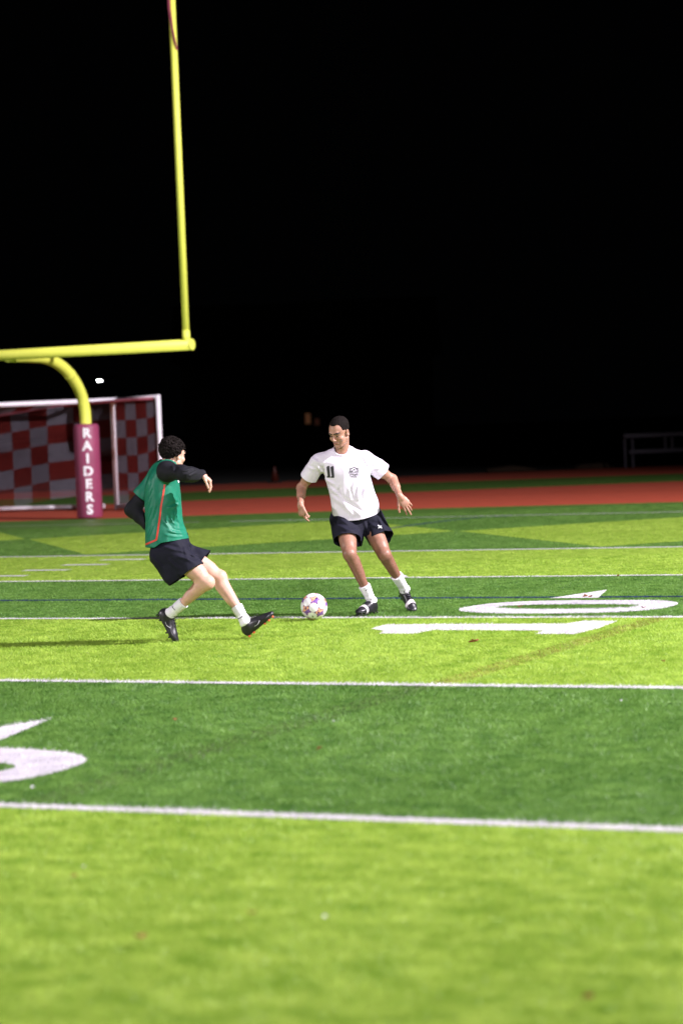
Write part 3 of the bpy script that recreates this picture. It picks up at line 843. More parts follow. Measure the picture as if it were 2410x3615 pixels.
def hair_part(root, name, c, H, mt, thick, region, noise=None, vox=0.0034, it=2, box=None):
    """a shell over the head wherever region (in head space) is positive"""
    bc, bh = (c, .175) if box is None else (c+H@np.array(box[0]), box[1])
    S = Sculpt(bc-bh, bc+bh, vox); head_prims(S, c, H)
    idx, P = S.near(.09)
    L = (P-c)@H
    d = S.D[idx[:, 0], idx[:, 1], idx[:, 2]]-thick(L)
    if noise is not None: d = d+noise(L)
    d = np.maximum(d, -region(L)); d = np.maximum(d, -(S.D[idx[:, 0], idx[:, 1], idx[:, 2]]+.012))
    S.D[:] = .2; S.D[idx[:, 0], idx[:, 1], idx[:, 2]] = d
    V, Q = S.mesh()
    if len(Q) == 0: return None
    return mesh_np(name, relax(V, Q, it), Q, mt, root)

def boot(root, ank, fwd, up, strap=False, studs='stud_black', sc=1.0, laces=True, mark=1):
    """football boot: upper, sole, studs, tape; origin chosen so that the ankle joint lies at (0, .07, .095)"""
    f = unit(fwd); u = unit(up-f*(up@f)); sd = np.cross(f, u)                 # x: to the right of the toe
    Rm = np.stack([sd, f, u], 1)
    o = ank-Rm@(np.array([0, .068, .092])*sc)
    W = lambda *p: o+Rm@(np.array(p)*sc)
    lo = np.minimum.reduce([W(x, y, z) for x in (-.07, .07) for y in (-.03, .32) for z in (-.03, .15)])
    hi = np.maximum.reduce([W(x, y, z) for x in (-.07, .07) for y in (-.03, .32) for z in (-.03, .15)])
    def build(infl):
        S = Sculpt(lo, hi, .0042)
        S.ell(W(0, .045, .045), np.array((.033, .046, .050))*sc+infl, Rm, k=.02)
        S.cap(W(0, .062, .055), W(0, .060, .100), .034*sc+infl, .038*sc+infl, k=.02)
        S.cap(W(0, .085, .066), W(0, .205, .030), .037*sc+infl, .030*sc+infl, k=.03)
        S.ell(W(.002, .215, .024), np.array((.045, .070, .027))*sc+infl, Rm, k=.025)
        S.ell(W(0, .12, .024), np.array((.035, .075, .028))*sc+infl, Rm, k=.02)
        return S
    S = build(0)
    idx, P = S.near(.05); L = (P-o)@Rm
    d = S.D[idx[:, 0], idx[:, 1], idx[:, 2]]
    d1 = np.maximum(d, (.008+.010*np.clip((L[:, 1]-.2)/.09, 0, 1)**2)*sc-L[:, 2])
    d1 = np.maximum(d1, L[:, 2]-(.105-.16*np.clip(L[:, 1]-.06, 0, 1))*sc)
    d1 = d1+.0012*np.sin(L[:, 1]*260)*(np.abs(L[:, 0]) < .018)*(L[:, 1] > .09)*(L[:, 1] < .19)
    S.D[:] = .2; S.D[idx[:, 0], idx[:, 1], idx[:, 2]] = d1
    V, Q = S.mesh(); up_ = mesh_np('boot', relax(V, Q, 2), Q, M['boot'], root)
    S = build(.0022*sc); idx, P = S.near(.05); L = (P-o)@Rm; d = S.D[idx[:, 0], idx[:, 1], idx[:, 2]]
    rise = .010*np.clip((L[:, 1]-.2)/.09, 0, 1)**2
    d2 = np.maximum(np.maximum(d, L[:, 2]-(.014+rise)*sc), (-.002+rise)*sc-L[:, 2])
    S.D[:] = .2; S.D[idx[:, 0], idx[:, 1], idx[:, 2]] = d2
    V, Q = S.mesh(); mesh_np('sole', relax(V, Q, 2), Q, M['sole'], up_)
    for x, y in ((-.028, .175), (.032, .18), (-.034, .215), (.036, .22), (-.022, .255), (.024, .258), (-.020, .025), (.020, .025), (-.022, .070), (.022, .070)):
        z = .010*max(0, (y-.2)/.09)**2
        obj_bm('stud', tube_bm([W(x, y, .002+z), W(x, y, -.013+z)], [.0085*sc, .0055*sc], 8), M[studs], up_)
    if strap:
        S = build(.0035*sc); idx, P = S.near(.05); L = (P-o)@Rm; d = S.D[idx[:, 0], idx[:, 1], idx[:, 2]]
        S.D[:] = .2; S.D[idx[:, 0], idx[:, 1], idx[:, 2]] = np.maximum(d, np.abs(L[:, 1]-.196*sc-L[:, 0]*.12)-.016*sc)
        V, Q = S.mesh(); mesh_np('tape', relax(V, Q, 2), Q, M['strap'], up_)
    if laces:
        for q in range(4):
            y = .105+.022*q; z = .098-.17*(y-.09)
            obj_bm('lace', tube_bm([W(-.020, y, z-.004), W(0, y+.006, z+.004), W(.020, y, z-.004)], .0032, 6), M['boot' if not strap else 'shorts'], up_)
        for s in (-1, 1):
            obj_bm('lace', tube_bm([W(0, .098, .100), W(s*.014, .104, .116), W(s*.030, .110, .112), W(s*.022, .112, .100)], .0026, 6), M['boot'], up_)
    # thin silver outline mark on the outer side of the boot
    obj_bm('side_mark', tube_bm([W(mark*.0395, .105, .030), W(mark*.041, .135, .026), W(mark*.0375, .165, .040)], .0022, 6), M['silver'], up_)
    return up_, W
def sock(root, knee, ank, frac, r0, r1, mt='sock'):
    top = ank+(knee-ank)*frac; ax = unit(knee-ank)
    a = unit(np.cross(ax, [0, 1, .1])); b = np.cross(ax, a)
    S = Sculpt(np.minimum(top, ank)-.11, np.maximum(top, ank)+.11, .0045)
    S.loft([(ank-ax*.015, a, r1, b, r1), (ank+ax*.05, a, r1*.98, b, r1*.98), (top-ax*.02, a, r0, b, r0), (top, a, r0*1.01, b, r0*1.01)], k=.01)
    S.ell(ank, (r1*1.02,)*3, k=.02)
    def rib(P):
        L = P-ank; t = L@ax; an = np.arctan2(L@a, L@b)
        return .0008*np.sin(an*26)+.0022*(NA(P*40)-.5)-.0018*np.sin(t*150+3*NA(P*14))*(t < .07)
    S.displace(rib)
    V, Q = S.mesh(); return mesh_np('sock', relax(V, Q, 2), Q, M[mt], root)

def fold_lines(p, segs, ac, org, sc):
    """creases pressed into cloth along lines given in a picture crop (origin, scale): (x0, y0, x1, y1, width, height)"""
    L2 = []
    for x0, y0, x1, y1, w_, am in segs:
        a = p.L(org[0]+x0*sc, org[1]+y0*sc, ac)[[0, 2]]; b = p.L(org[0]+x1*sc, org[1]+y1*sc, ac)[[0, 2]]; L2.append((a, b, w_, am))
    def fn(P):
        out = np.zeros(len(P), np.float32); q = P[:, [0, 2]]; side_ = np.clip((ac+.06-P[:, 1])/.06, 0, 1)
        for a, b, w_, am in L2:
            t_ = b-a; ln = np.linalg.norm(t_); t_ = t_/ln; n = np.array([-t_[1], t_[0]])
            u = ((q-a)@t_)/ln; s_ = (q-a)@n+.25*w_*np.sin(u*5+a[0]*40)
            win = np.clip(1-np.abs(2*u-1)**3, 0, 1)*(u > 0)*(u < 1)
            out -= am*win*(np.exp(-(s_/w_)**2)-.7*np.exp(-((s_-1.7*w_)/w_)**2))
        return out*side_
    return fn
def bvh_of(o):
    me = o.data
    V = [v.co.copy() for v in me.vertices]; return BVHTree.FromPolygons(V, [tuple(p.vertices) for p in me.polygons])
def decal(p, bvh, name, polys, mt, parent, lift=0.0025, step=6.0, thick=0.0012):
    """flat print laid on a garment: polygons in picture points, each point carried along its sight line onto the cloth"""
    bm = bmesh.new()
    for poly in polys:
        b2 = bmesh.new(); vs = [b2.verts.new((x, y, 0)) for x, y in poly]
        try: f = b2.faces.new(vs)
        except ValueError: continue
        bmesh.ops.triangulate(b2, faces=[f])
        for _ in range(4):
            es = [e for e in b2.edges if e.calc_length() > step]
            if not es: break
            bmesh.ops.subdivide_edges(b2, edges=es, cuts=1); bmesh.ops.triangulate(b2, faces=list(b2.faces))
        bad = []
        for v in b2.verts:
            h, n = p.cast(bvh, v.co.x, v.co.y)
            if h is None: bad.append(v)
            else: v.co = h+n*lift
        if bad: bmesh.ops.delete(b2, geom=bad, context='VERTS')
        me = bpy.data.meshes.new('t'); b2.to_mesh(me); b2.free(); bm.from_mesh(me); bpy.data.meshes.remove(me)
    bmesh.ops.remove_doubles(bm, verts=bm.verts, dist=.0003)
    o = obj_bm(name, bm, mt, parent, smooth=False)
    md = o.modifiers.new('s', 'SOLIDIFY'); md.thickness = thick*.5; md.offset = 0
    return o
def text_polys(s, cx, cy, h, ang=0.0, wid=1.0, bold=0.0, skew=0.0):
    V, F = text_mesh(s, h*1.35, bold)
    c, si = math.cos(ang), math.sin(ang); out = []
    for f in F:
        out.append([(cx+(V[i][0]*wid+V[i][1]*skew)*c+V[i][1]*si, cy-V[i][1]*c+(V[i][0]*wid+V[i][1]*skew)*si) for i in f])
    return out
def stroke(pts, wd):
    out = []
    for a, b in zip(pts[:-1], pts[1:]):
        a, b = np.array(a, float), np.array(b, float); t = unit(b-a); n = np.array([-t[1], t[0]])*wd/2; a = a-t*wd*.3; b = b+t*wd*.3
        out.append([tuple(a-n), tuple(b-n), tuple(b+n), tuple(a+n)])
    return out
def fold_noise(scale, amp, f2=2.0):
    def fn(P):
        q = P*np.array(scale, np.float32)
        wv = NB(P*5.0)*1.3
        n = NA(q+wv[:, None]); n2 = NA(q*f2+7+wv[:, None])
        return amp*((1-np.abs(2*n-1))*-1+.5) + amp*.35*(n2-.5)
    return fn

# ---------------------------------------------- player with the ball: white shirt, number 11
def player_white():
    p = Person('person', 'player in white shirt number 11 and dark shorts running at the ball', (1290, 2176)); L = p.L; root = p.root
    hipR, hipL = L(1218, 1836, .28), L(1298, 1832, .30)
    knR, knL = L(1234, 1958, -.04), L(1357, 1960, .06)
    anR, anL = L(1311, 2122, .08), L(1428, 2082, .36)
    shR, shL = L(1124, 1631, .20), L(1285, 1622, .22)
    elR, elL = L(1064, 1722, .34), L(1384, 1692, .34)
    wrR, wrL = L(1061, 1784, .12), L(1412, 1753, .15)
    neck = L(1208, 1600, .20); hc = L(1197, 1524, .09)
    rt, aw, up = np.eye(3)
    face = unit(-aw*math.cos(.62)-rt*math.sin(.62)); face = unit(face*math.cos(.42)-up*math.sin(.42))
    H = head_frame(face, up+rt*.03)
    pel = (hipR+hipL)/2; chest = (shR+shL)/2-np.array([0, 0, .10])+rt*.035
    S = Sculpt((-.72, -.30, -.03), (.62, .62, 1.80), .0046)
    fw = -aw
    leg(S, hipR, knR, anR, unit(fw-rt*.25)); leg(S, hipL, knL, anL, unit(fw+rt*.2))
    S.loft([(pel-up*.05, rt, .15, aw, .10), (pel+up*.06, rt, .165, aw, .11), (pel+(chest-pel)*.55, rt, .145, aw, .10), (chest, rt, .165, aw, .115), (chest+up*.10-rt*.01, rt, .15, aw, .09), (neck+up*.0, rt, .07, aw, .07)], k=.03)
    S.cap(shR-np.array([0, 0, .01]), neck-up*.02, .05, .05, k=.04); S.cap(shL-np.array([0, 0, .01]), neck-up*.02, .05, .05, k=.04)
    arm(S, shR, elR, wrR); arm(S, shL, elL, wrL)
    nt = hc+H@np.array([0, -.022, -.055])
    S.cap(neck-up*.05, nt, .060, .055, k=.03)
    S.cap(neck-aw*.02-rt*.02, hc+H@np.array([.05, -.01, -.06]), .018, .016, k=.02)
    head_prims(S, hc, H)
    hand(S, wrR, -up+rt*.05, -rt*.75-aw*.55, -aw*.75+rt*.6, curl=(.55, .9, .5), tdir=-up*.85+rt*.42-aw*.2, tcurl=.05, per=[(.45, .35, .2), (.8, .9, .5), (.9, 1.0, .6), (.95, 1.0, .6)], spread=.03, sc=.95)
    hand(S, wrL, rt*.56-up*.83, -aw*.9+rt*.2, -rt*.83-up*.56-aw*.25, curl=(.12, .2, .15), spread=.11, tdir=-up*.9-rt*.1-aw*.1, tcurl=.25, per=[(.15, .3, .3), (.05, .15, .1), (.25, .45, .3), (.2, .8, .6)], sc=1.0)
    V, Q = S.mesh(); body = mesh_np('body', relax(V, Q, 2), Q, M['skin_tan'], root)
    # head details
    def reg_hair(L_):
        x, y, z = L_[:, 0], L_[:, 1], L_[:, 2]
        front = z-(.084+.008*np.clip((np.abs(x)-.022)/.02, 0, 1)-np.clip(.048-y, 0, .03)*2.0)
        temple = np.where(y < .040, z-(.018+np.clip(y, -.01, .04)*.3), front)
        bk = z-np.clip(.018+(y+.02)*1.1, -.05, .03)
        return np.where(y < -.02, bk, np.where(y < .040, temple, front))
    hair_part(root, 'hair', hc, H, M['hair_dark'], lambda q: .0015+.0055*np.clip((q[:, 2]-.035)/.06, 0, 1), reg_hair, lambda q: .0030*(NA(q*120)-.5))
    for s in (-1, 1):
        hair_part(root, 'eyebrow', hc, H, M['brow'], lambda q: q[:, 0]*0+.0024,
                  lambda q, s=s: .0056-np.hypot(q[:, 2]-(.0185+.010*np.clip((q[:, 0]*s-.012)/.03, 0, 1)-.009*np.clip((q[:, 0]*s-.036)/.02, 0, 1)), np.maximum(0, np.abs(q[:, 0]*s-.031)-.019)*1.0)-1.0*(q[:, 1] < 0), vox=.0022, box=((s*.031, .08, .02), .045))
        e = obj_bm('eye', tube_bm([hc+H@np.array([s*.031-.011, .0815, -.0045]), hc+H@np.array([s*.031, .0845, -.0045]), hc+H@np.array([s*.031+.011, .0815, -.0045])], [.0015, .0042, .0015], 10), M['eye'], root)
        obj_bm('iris', tube_bm([hc+H@np.array([s*.031-.011, .0835, -.0035]), hc+H@np.array([s*.031-.002, .0875, -.0035]), hc+H@np.array([s*.031+.011, .0835, -.0035])], [.0018, .0042, .0018], 10), M['iris'], e)
    hair_part(root, 'lips', hc, H, M['lip_tan'], lambda q: q[:, 0]*0+.0006, lambda q: .0068-np.hypot(q[:, 2]+.0672, np.maximum(0, np.abs(q[:, 0])-.016))-(q[:, 1] < .03), vox=.0024, box=((0, .085, -.067), .045))
    # necklace
    pts = []
    for k in range(25):
        a = math.radians(-200+k*220/24); pts.append(neck+np.array([.072*math.cos(a), .062*math.sin(a)-.012, .012-.045*max(0, -math.sin(a))]))
    obj_bm('necklace', tube_bm(pts, .0018, 6), M['gold'], root)
    # ---- shirt
    S = Sculpt((-.52, -.12, .62), (.52, .60, 1.62), .0058)
    ch = L(1222, 1665, .20); wa = L(1242, 1740, .22); hp = L(1253, 1790, .25); hm = L(1262, 1862, .27)
    S.loft([(hm, rt, .192, aw, .148), (hp, rt, .196, aw, .152), (wa, rt, .180, aw, .146), (ch, rt, .184, aw, .140), (L(1204, 1622, .20), rt, .17, aw, .112), (L(1206, 1590, .20), rt, .085, aw, .082)], k=.03)
    S.cap(shR, shL, .060, .062, k=.04)
    S.cap(shR, neck+up*.012, .050, .060, k=.03); S.cap(shL, neck+up*.016, .052, .060, k=.03)
    dR, dL = unit(elR-shR), unit(elL-shL)
    S.cap(shR, shR+dR*.24, .064, .076, k=.04); S.cap(shL, shL+dL*.26, .064, .074, k=.04)
    S.cap(shL+dL*.10+up*.02, shL+dL*.21+up*.045+rt*.015, .05, .035, k=.04)
    # big folds of the loose cloth
    S.displace(fold_noise((8, 8, 3), .010), .05)
    S.displace(lambda P: .004*(NA(P*np.array([15, 15, 7], np.float32)+3)-.5), .05)
    S.displace(fold_lines(p, [(885, 720, 850, 990, .016, .012), (760, 780, 735, 960, .012, .008), (695, 870, 715, 1010, .010, .007), (810, 840, 790, 1020, .014, .010), (870, 870, 935, 1070, .014, .010),
        (485, 860, 680, 1070, .014, .010), (500, 950, 760, 1170, .018, .011), (640, 1010, 850, 1200, .016, .009), (430, 770, 540, 850, .012, .008), (340, 630, 420, 720, .012, .009), (290, 560, 400, 640, .014, .008),
        (790, 490, 890, 590, .014, .010), (860, 560, 930, 700, .014, .012), (950, 610, 1070, 575, .012, .010), (970, 690, 1070, 640, .012, .010), (560, 560, 640, 575, .010, .005), (590, 830, 560, 960, .014, .007), (930, 850, 990, 1050, .012, .008), (250, 650, 330, 700, .012, .007)], .24, (1000, 1430), .3316), .05)
    V, Q = S.mesh(); V = relax(V, Q, 4, .5)
    cf = L(1203, 1620, .07)
    def neckline(V): return V[:, 2]-(cf[2]+np.clip(V[:, 1]-cf[1], 0, 1)*.74+.050*np.minimum(np.abs((V[:, 0]-cf[0])/.085), 1.6)**3.5)
    def g(V):
        hem = V[:, 2]-(L(1262, 1837, .1)[2]+.035*np.abs((V[:, 0]-pel[0])/.2)**2+.02*(V[:, 0]-pel[0])/.2)-.10*np.clip(V[:, 1]-.2, 0, .3)
        r = np.minimum(hem, 1)
        for s_, dd, c_ in ((shR, dR, .185), (shL, dL, .215)):
            t = (V-s_)@dd; rad = np.linalg.norm(V-s_-t[:, None]*dd, axis=1)
            cut = c_-.012-t+(.02*(NA(V*14)-.5))
            r = np.where((t > .10) & (rad < .16) & (V[:, 2] > 1.05), np.minimum(r, cut), r)
        nk = -neckline(V)
        return np.minimum(r, nk)
    V, F = clip_mesh(V, Q, g); sh = cloth('shirt', V, F, M['tee'], root, .004)
    bv = bvh_of(sh)
    # collar rib
    ring = []
    c0 = L(1207, 1590, .18)
    for k in range(41):
        a = 2*math.pi*k/40; dx, dy = math.cos(a), math.sin(a)
        o = Vector((c0[0]+dx*.0, c0[1], c0[2]))
        # point on the cut edge: nearest boundary vertex by angle
        q = V-c0; an = np.arctan2(q[:, 1], q[:, 0]); nk = np.abs(neckline(V))*12+(np.hypot(q[:, 0], q[:, 1]) > .16)*9
        w_ = nk+np.abs(np.angle(np.exp(1j*(an-a))))*.3; ring.append(V[int(np.argmin(w_))])
    ring = np.array(ring)
    for _ in range(3): ring[1:-1] = (ring[:-2]+2*ring[1:-1]+ring[2:])/4
    ring[0] = ring[-1] = (ring[1]+ring[-2])/2
    obj_bm('collar', tube_bm(ring, .0075, 8), M['tee'], sh)
    # number 11: two slab serif ones
    def one_at(x, y, w_=1.0):
        s_ = .3316
        pts = [(0, 12), (18, 0), (30, 0), (30, 108), (40, 110), (40, 124), (4, 124), (4, 110), (13, 108), (13, 22), (0, 24)]
        return [(1000+(x+a*w_)*s_, 1430+(y+b)*s_) for a, b in pts]
    decal(p, bv, 'number_one', [one_at(461, 647)], M['print'], sh)
    decal(p, bv, 'number_one', [one_at(503, 649)], M['print'], sh)
    # crest: frame, ball, ribbon lettering
    q = lambda a, b: (1200+a*.06378, 1640+b*.06378)
    cr = []
    cr += stroke([q(560, 395), q(560, 200), q(660, 200)], 2.0)+stroke([q(900, 200), q(992, 200), q(992, 400)], 2.0)
    cr += stroke([q(560, 540), q(565, 610), q(640, 670), q(780, 690), q(900, 670), q(985, 600), q(985, 545)], 1.8)
    cr += stroke([q(560, 395), q(720, 395)], 2.0)+stroke([q(800, 395), q(992, 395)], 2.0)
    cr += stroke([q(780+150*math.cos(t), 280+140*math.sin(t)) for t in np.linspace(2.6, 6.85, 14)], 1.6)
    cr.append([q(780+50*math.cos(t), 280+50*math.sin(t)) for t in np.linspace(0, 6.28, 8)[:-1]])
    for t in (-.7, -1.57, -2.5, 2.5, .1): cr.append([q(780+130*math.cos(t)+34*math.cos(a), 280+120*math.sin(t)+34*math.sin(a)) for a in np.linspace(0, 6.28, 6)[:-1]])
    cr += stroke([q(460, 350), q(540, 400)], 1.4)+stroke([q(460, 460), q(540, 470)], 1.4)+stroke([q(560, 535), q(985, 535)], 1.6)+stroke([q(900, 680), q(935, 760)], 1.6)
    cr += text_polys('SPORTING', *q(775, 468), 5.6, 0.0, .98, .02)
    cr += text_polys('CAMP', *q(770, 612), 4.6, 0.0, 1.2, .02)
    decal(p, bv, 'crest', cr, M['print'], sh, .003)
    decal(p, bv, 'sleeve_mark', stroke([(1357, 1622), (1361, 1624), (1358, 1627)], 2.0), M['print'], sh)
    # ---- shorts
    S = Sculpt((-.36, -.20, .50), (.42, .62, 1.10), .0056)
    S.loft([(pel-up*.06, rt, .185, aw, .135), (pel+up*.02, rt, .20, aw, .135), (pel+up*.13, rt, .165, aw, .115)], k=.03)
    heR, heL = L(1226, 1900, .14), L(1336, 1890, .22)
    S.cap(hipR-rt*.01-aw*.01, heR+(heR-hipR)*.5-aw*.015, .118, .110, k=.04); S.cap(hipL+rt*.015-aw*.01, heL+(heL-hipL)*.5-aw*.015, .114, .108, k=.04)
    S.cap(L(1268, 1865, .18), L(1262, 1920, .18), .04, .035, k=.03)
    S.cap(L(1355, 1880, .28), L(1362, 1915, .30), .03, .03, k=.05)
    S.displace(fold_lines(p, [(540, 120, 700, 200, .014, .010), (560, 220, 760, 270, .012, .008), (600, 300, 780, 330, .012, .008), (900, 200, 1060, 260, .014, .010), (1000, 120, 1100, 300, .014, .012), (860, 160, 900, 330, .014, .008)], .24, (1000, 1780), .3316), .05)
    S.displace(fold_noise((9, 9, 4), .012), .05)
    V, Q = S.mesh(); V = relax(V, Q, 2)
    def g2(V):
        dR_, dL_ = unit(knR-hipR), unit(knL-hipL)
        tR = (V-heR)@unit(dR_-up*.4); tL = (V-heL)@unit(dL_-up*.25+rt*.18)
        isR = V[:, 0] < L(1272, 1880, .2)[0]
        return np.minimum(np.where(isR, .030-tR, .042-tL), pel[2]+.12-V[:, 2])
    V, F = clip_mesh(V, Q, g2); so = cloth('shorts', V, F, M['shorts'], root, .004)
    bv = bvh_of(so); z2 = lambda a, b: (1000+a*.3316, 1780+b*.3316)
    lg = stroke([z2(1008, 226), z2(1020, 238), z2(1030, 240), z2(1042, 232)], 2.6)+stroke([z2(1012, 254), z2(1022, 243), z2(1032, 242), z2(1045, 254)], 2.6)
    decal(p, bv, 'logo', lg, M['white_print'], so)
    # ---- socks and boots
    kR = sock(root, knR, anR, .34, .049, .041); kL = sock(root, knL, anL, .42, .049, .041)
    sw = lambda x, y, s_=1.0: [(x-4*s_, y+1*s_), (x-4.6*s_, y+5*s_), (x-2*s_, y+5.2*s_), (x+5.4*s_, y-5*s_), (x-1.5*s_, y+2.2*s_)]
    decal(p, bvh_of(kR), 'swoosh', [sw(*z2(886, 906))], M['print'], kR, .002)
    decal(p, bvh_of(kL), 'swoosh', [sw(*z2(1273, 795), .45)], M['print'], kL, .002)
    heel, toe = L(1330, 2158, .16), L(1255, 2178, -.09)
    boot(root, anR, toe-heel+up*.015, up*1.0-rt*.03, strap=True, mark=1)
    boot(root, anL, rt*.09-aw*.17-up*.13, unit(-aw*.60+up*.80+rt*.12), strap=True, mark=-1)
    print('white player', round(time.time()-T0, 1))
player_white()

# ---------------------------------------------- defender: green jersey over black sleeves, seen from his right
def player_green():
    p = Person('person', 'curly haired player in green jersey and black shorts stretching a leg out', (760, 2262)); L = p.L; root = p.root
    rt, aw, up = np.eye(3)
    hipR, hipL = L(598, 1930, -.07), L(606, 1930, .11)
    knR, knL = L(732, 2058, -.13), L(775, 2040, .08)
    anR, anL = L(602, 2166, .02), L(868, 2198, .0)
    shR, shL = L(590, 1664, -.17), L(568, 1668, .19)
    elR, elL = L(652, 1675, -.38), L(468, 1800, .22)
    wrR, wrL = L(712, 1674, -.20), L(540, 1872, .16)
    neck = L(590, 1640, .01); hc = L(611, 1604, .02)
    face = unit(rt*.66+aw*.75-up*.12); H = head_frame(face, up+rt*.05)
    pel = (hipR+hipL)/2; chest = L(573, 1725, .01)
    S = Sculpt((-.72, -.56, -.03), (.52, .42, 1.72), .0046)
    fw = rt
    leg(S, hipR, knR, anR, unit(fw+up*.2), .97); leg(S, hipL, knL, anL, unit(fw+up*.4))
    S.loft([(pel-up*.05, aw, .15, rt, .105), (pel+up*.08, aw, .16, rt, .115), (L(578, 1830, .01), aw, .14, rt, .10), (chest, aw, .16, rt, .11), (L(584, 1665, .01), aw, .14, rt, .09), (neck, aw, .06, rt, .06)], k=.03)
    S.cap(shR, neck-up*.02, .05, .05, k=.04); S.cap(shL, neck-up*.02, .05, .05, k=.04)
    arm(S, shR, elR, wrR, .74); arm(S, shL, elL, wrL, .85)
    S.cap(neck-up*.05, hc+H@np.array([0, -.022, -.05]), .060, .056, k=.03)
    head_prims(S, hc, H)
    hand(S, wrR, rt*.72-up*.62+aw*.1, rt*.6+up*.75, -aw, curl=(.75, .35, .25), spread=.03, tdir=rt*.35-up*.85-aw*.2, tcurl=.1, sc=.95)
    hand(S, wrL, rt*.35-up*.6+aw*.7, aw*.5+up*.6, rt+aw*.1, curl=(.5, .6, .4), sc=.95)
    V, Q = S.mesh(); body = mesh_np('body', relax(V, Q, 2), Q, M['skin_pale'], root)
    def reg(q):
        x, y, z = q[:, 0], q[:, 1], q[:, 2]
        return np.where(y > .035, z-.060, np.where(y > -.005, z-(.012+(y+.005)*1.0), z-np.clip(-.004+(y+.02)*.9, -.058, .02)))
    def curl(q):
        wv = NB(q*24)[:, None]*1.5
        return .018*(np.abs(2*NA(q*70+wv)-1)-.45)+.012*(NB(q*30+5)-.5)
    hr = hair_part(root, 'hair', hc, H, M['hair_dark'], lambda q: .009+.003*np.clip((q[:, 2]+.02)/.09, 0, 1), reg, curl, it=1)
    r2 = np.random.default_rng(5)
    for k in range(120):                                # loose curls on the outline
        th = r2.random()*2*math.pi; ph = r2.random()*1.5
        n = np.array([math.sin(ph)*math.cos(th), math.sin(ph)*math.sin(th), math.cos(ph)])
        c = np.array([0, -.020, .038])+n*np.array([.088, .105, .091]); u = unit(np.cross(n, [.3, .2, 1])); v = np.cross(n, u)
        ps = [hc+H@(c+(u*math.cos(t)+n*math.sin(t))*.0105+v*.003*t) for t in np.linspace(0, 5, 9)]
        obj_bm('curl', tube_bm(ps, .0026, 5), M['hair_dark'], hr)
    for s in (-1, 1):
        e = obj_bm('eye', tube_bm([hc+H@np.array([s*.031-.011, .0815, -.0045]), hc+H@np.array([s*.031, .0845, -.0045]), hc+H@np.array([s*.031+.011, .0815, -.0045])], [.0015, .0042, .0015], 10), M['eye'], root)
        obj_bm('iris', tube_bm([hc+H@np.array([s*.031-.011, .0835, -.0035]), hc+H@np.array([s*.031-.002, .0875, -.0035]), hc+H@np.array([s*.031+.011, .0835, -.0035])], [.0018, .0042, .0018], 10), M['iris'], e)
        hair_part(root, 'eyebrow', hc, H, M['brow'], lambda q: q[:, 0]*0+.003,
                  lambda q, s=s: .0055-np.hypot(q[:, 2]-(.0205+.007*np.clip((q[:, 0]*s-.012)/.03, 0, 1)), np.maximum(0, np.abs(q[:, 0]*s-.031)-.019))-1.0*(q[:, 1] < 0), vox=.0024, box=((s*.031, .08, .02), .045))
    # ---- jersey
    S = Sculpt((-.75, -.36, .66), (.10, .44, 1.40), .0056)
    S.loft([(L(594, 1930, .01), aw, .194, rt, .176), (L(586, 1880, .01), aw, .186, rt, .158), (L(579, 1830, .01), aw, .172, rt, .140), (chest, aw, .178, rt, .134), (L(578, 1672, .01), aw, .155, rt, .105), (L(588, 1640, .01), aw, .075, rt, .075)], k=.03)
    S.cap(shR+aw*.02, shL, .062, .066, k=.05); S.cap(shR+aw*.03, neck, .05, .06, k=.04); S.cap(shL, neck, .055, .06, k=.04)
    dL = unit(elL-shL); S.cap(shL, shL+dL*.30, .072, .080, k=.05)
    S.displace(fold_lines(p, [(335, 430, 250, 640, .009, .006), (330, 500, 250, 720, .008, .006), (330, 580, 245, 800, .008, .006), (325, 660, 250, 880, .007, .006), (330, 760, 255, 960, .008, .006), (325, 860, 260, 1040, .008, .005), (345, 950, 270, 1090, .008, .005), (375, 700, 330, 900, .009, .005),
        (470, 790, 600, 750, .010, .007), (490, 880, 570, 960, .008, .007), (470, 990, 640, 1040, .010, .008), (450, 1040, 640, 1060, .008, .006), (530, 820, 610, 960, .010, .007), (440, 900, 520, 1000, .010, .006), (560, 690, 600, 850, .008, .006), (420, 540, 520, 520, .010, .006)], .0, (420, 1500), .3699), .05)
    S.displace(fold_noise((9, 9, 4.5), .009), .05)
    S.displace(lambda P: .004*(NA(P@np.array([[18, 0, 6], [0, 14, 0], [-9, 0, 9]], np.float32)+3)-.5), .05)
    V, Q = S.mesh(); V = relax(V, Q, 4, .5)
    hz = L(590, 1914, -.1)[2]
    def g(V):
        hem = V[:, 2]-(hz-.085*np.clip((L(575, 1914)[0]-V[:, 0])/.13, 0, 1.2)+.02*np.clip((V[:, 0]-L(575, 1914)[0])/.16, 0, 1))
        t = (V-shL)@dL; rad = np.linalg.norm(V-shL-t[:, None]*dL, axis=1)
        r = np.where((t > .1) & (rad < .15) & (V[:, 1] > .02), np.minimum(hem, .245-t), hem)
        c0 = L(592, 1628, .01); q = V-c0
        nk = np.sqrt((q[:, 0]/.085)**2+(q[:, 1]/.085)**2+(q[:, 2]/.075)**2)-1
        return np.minimum(r, nk*.08)
    V, F = clip_mesh(V, Q, g); je = cloth('jersey', V, F, M['jersey'], root, .004); bv = bvh_of(je)
    z3 = lambda a, b: (420+a*.3699, 1500+b*.3699)
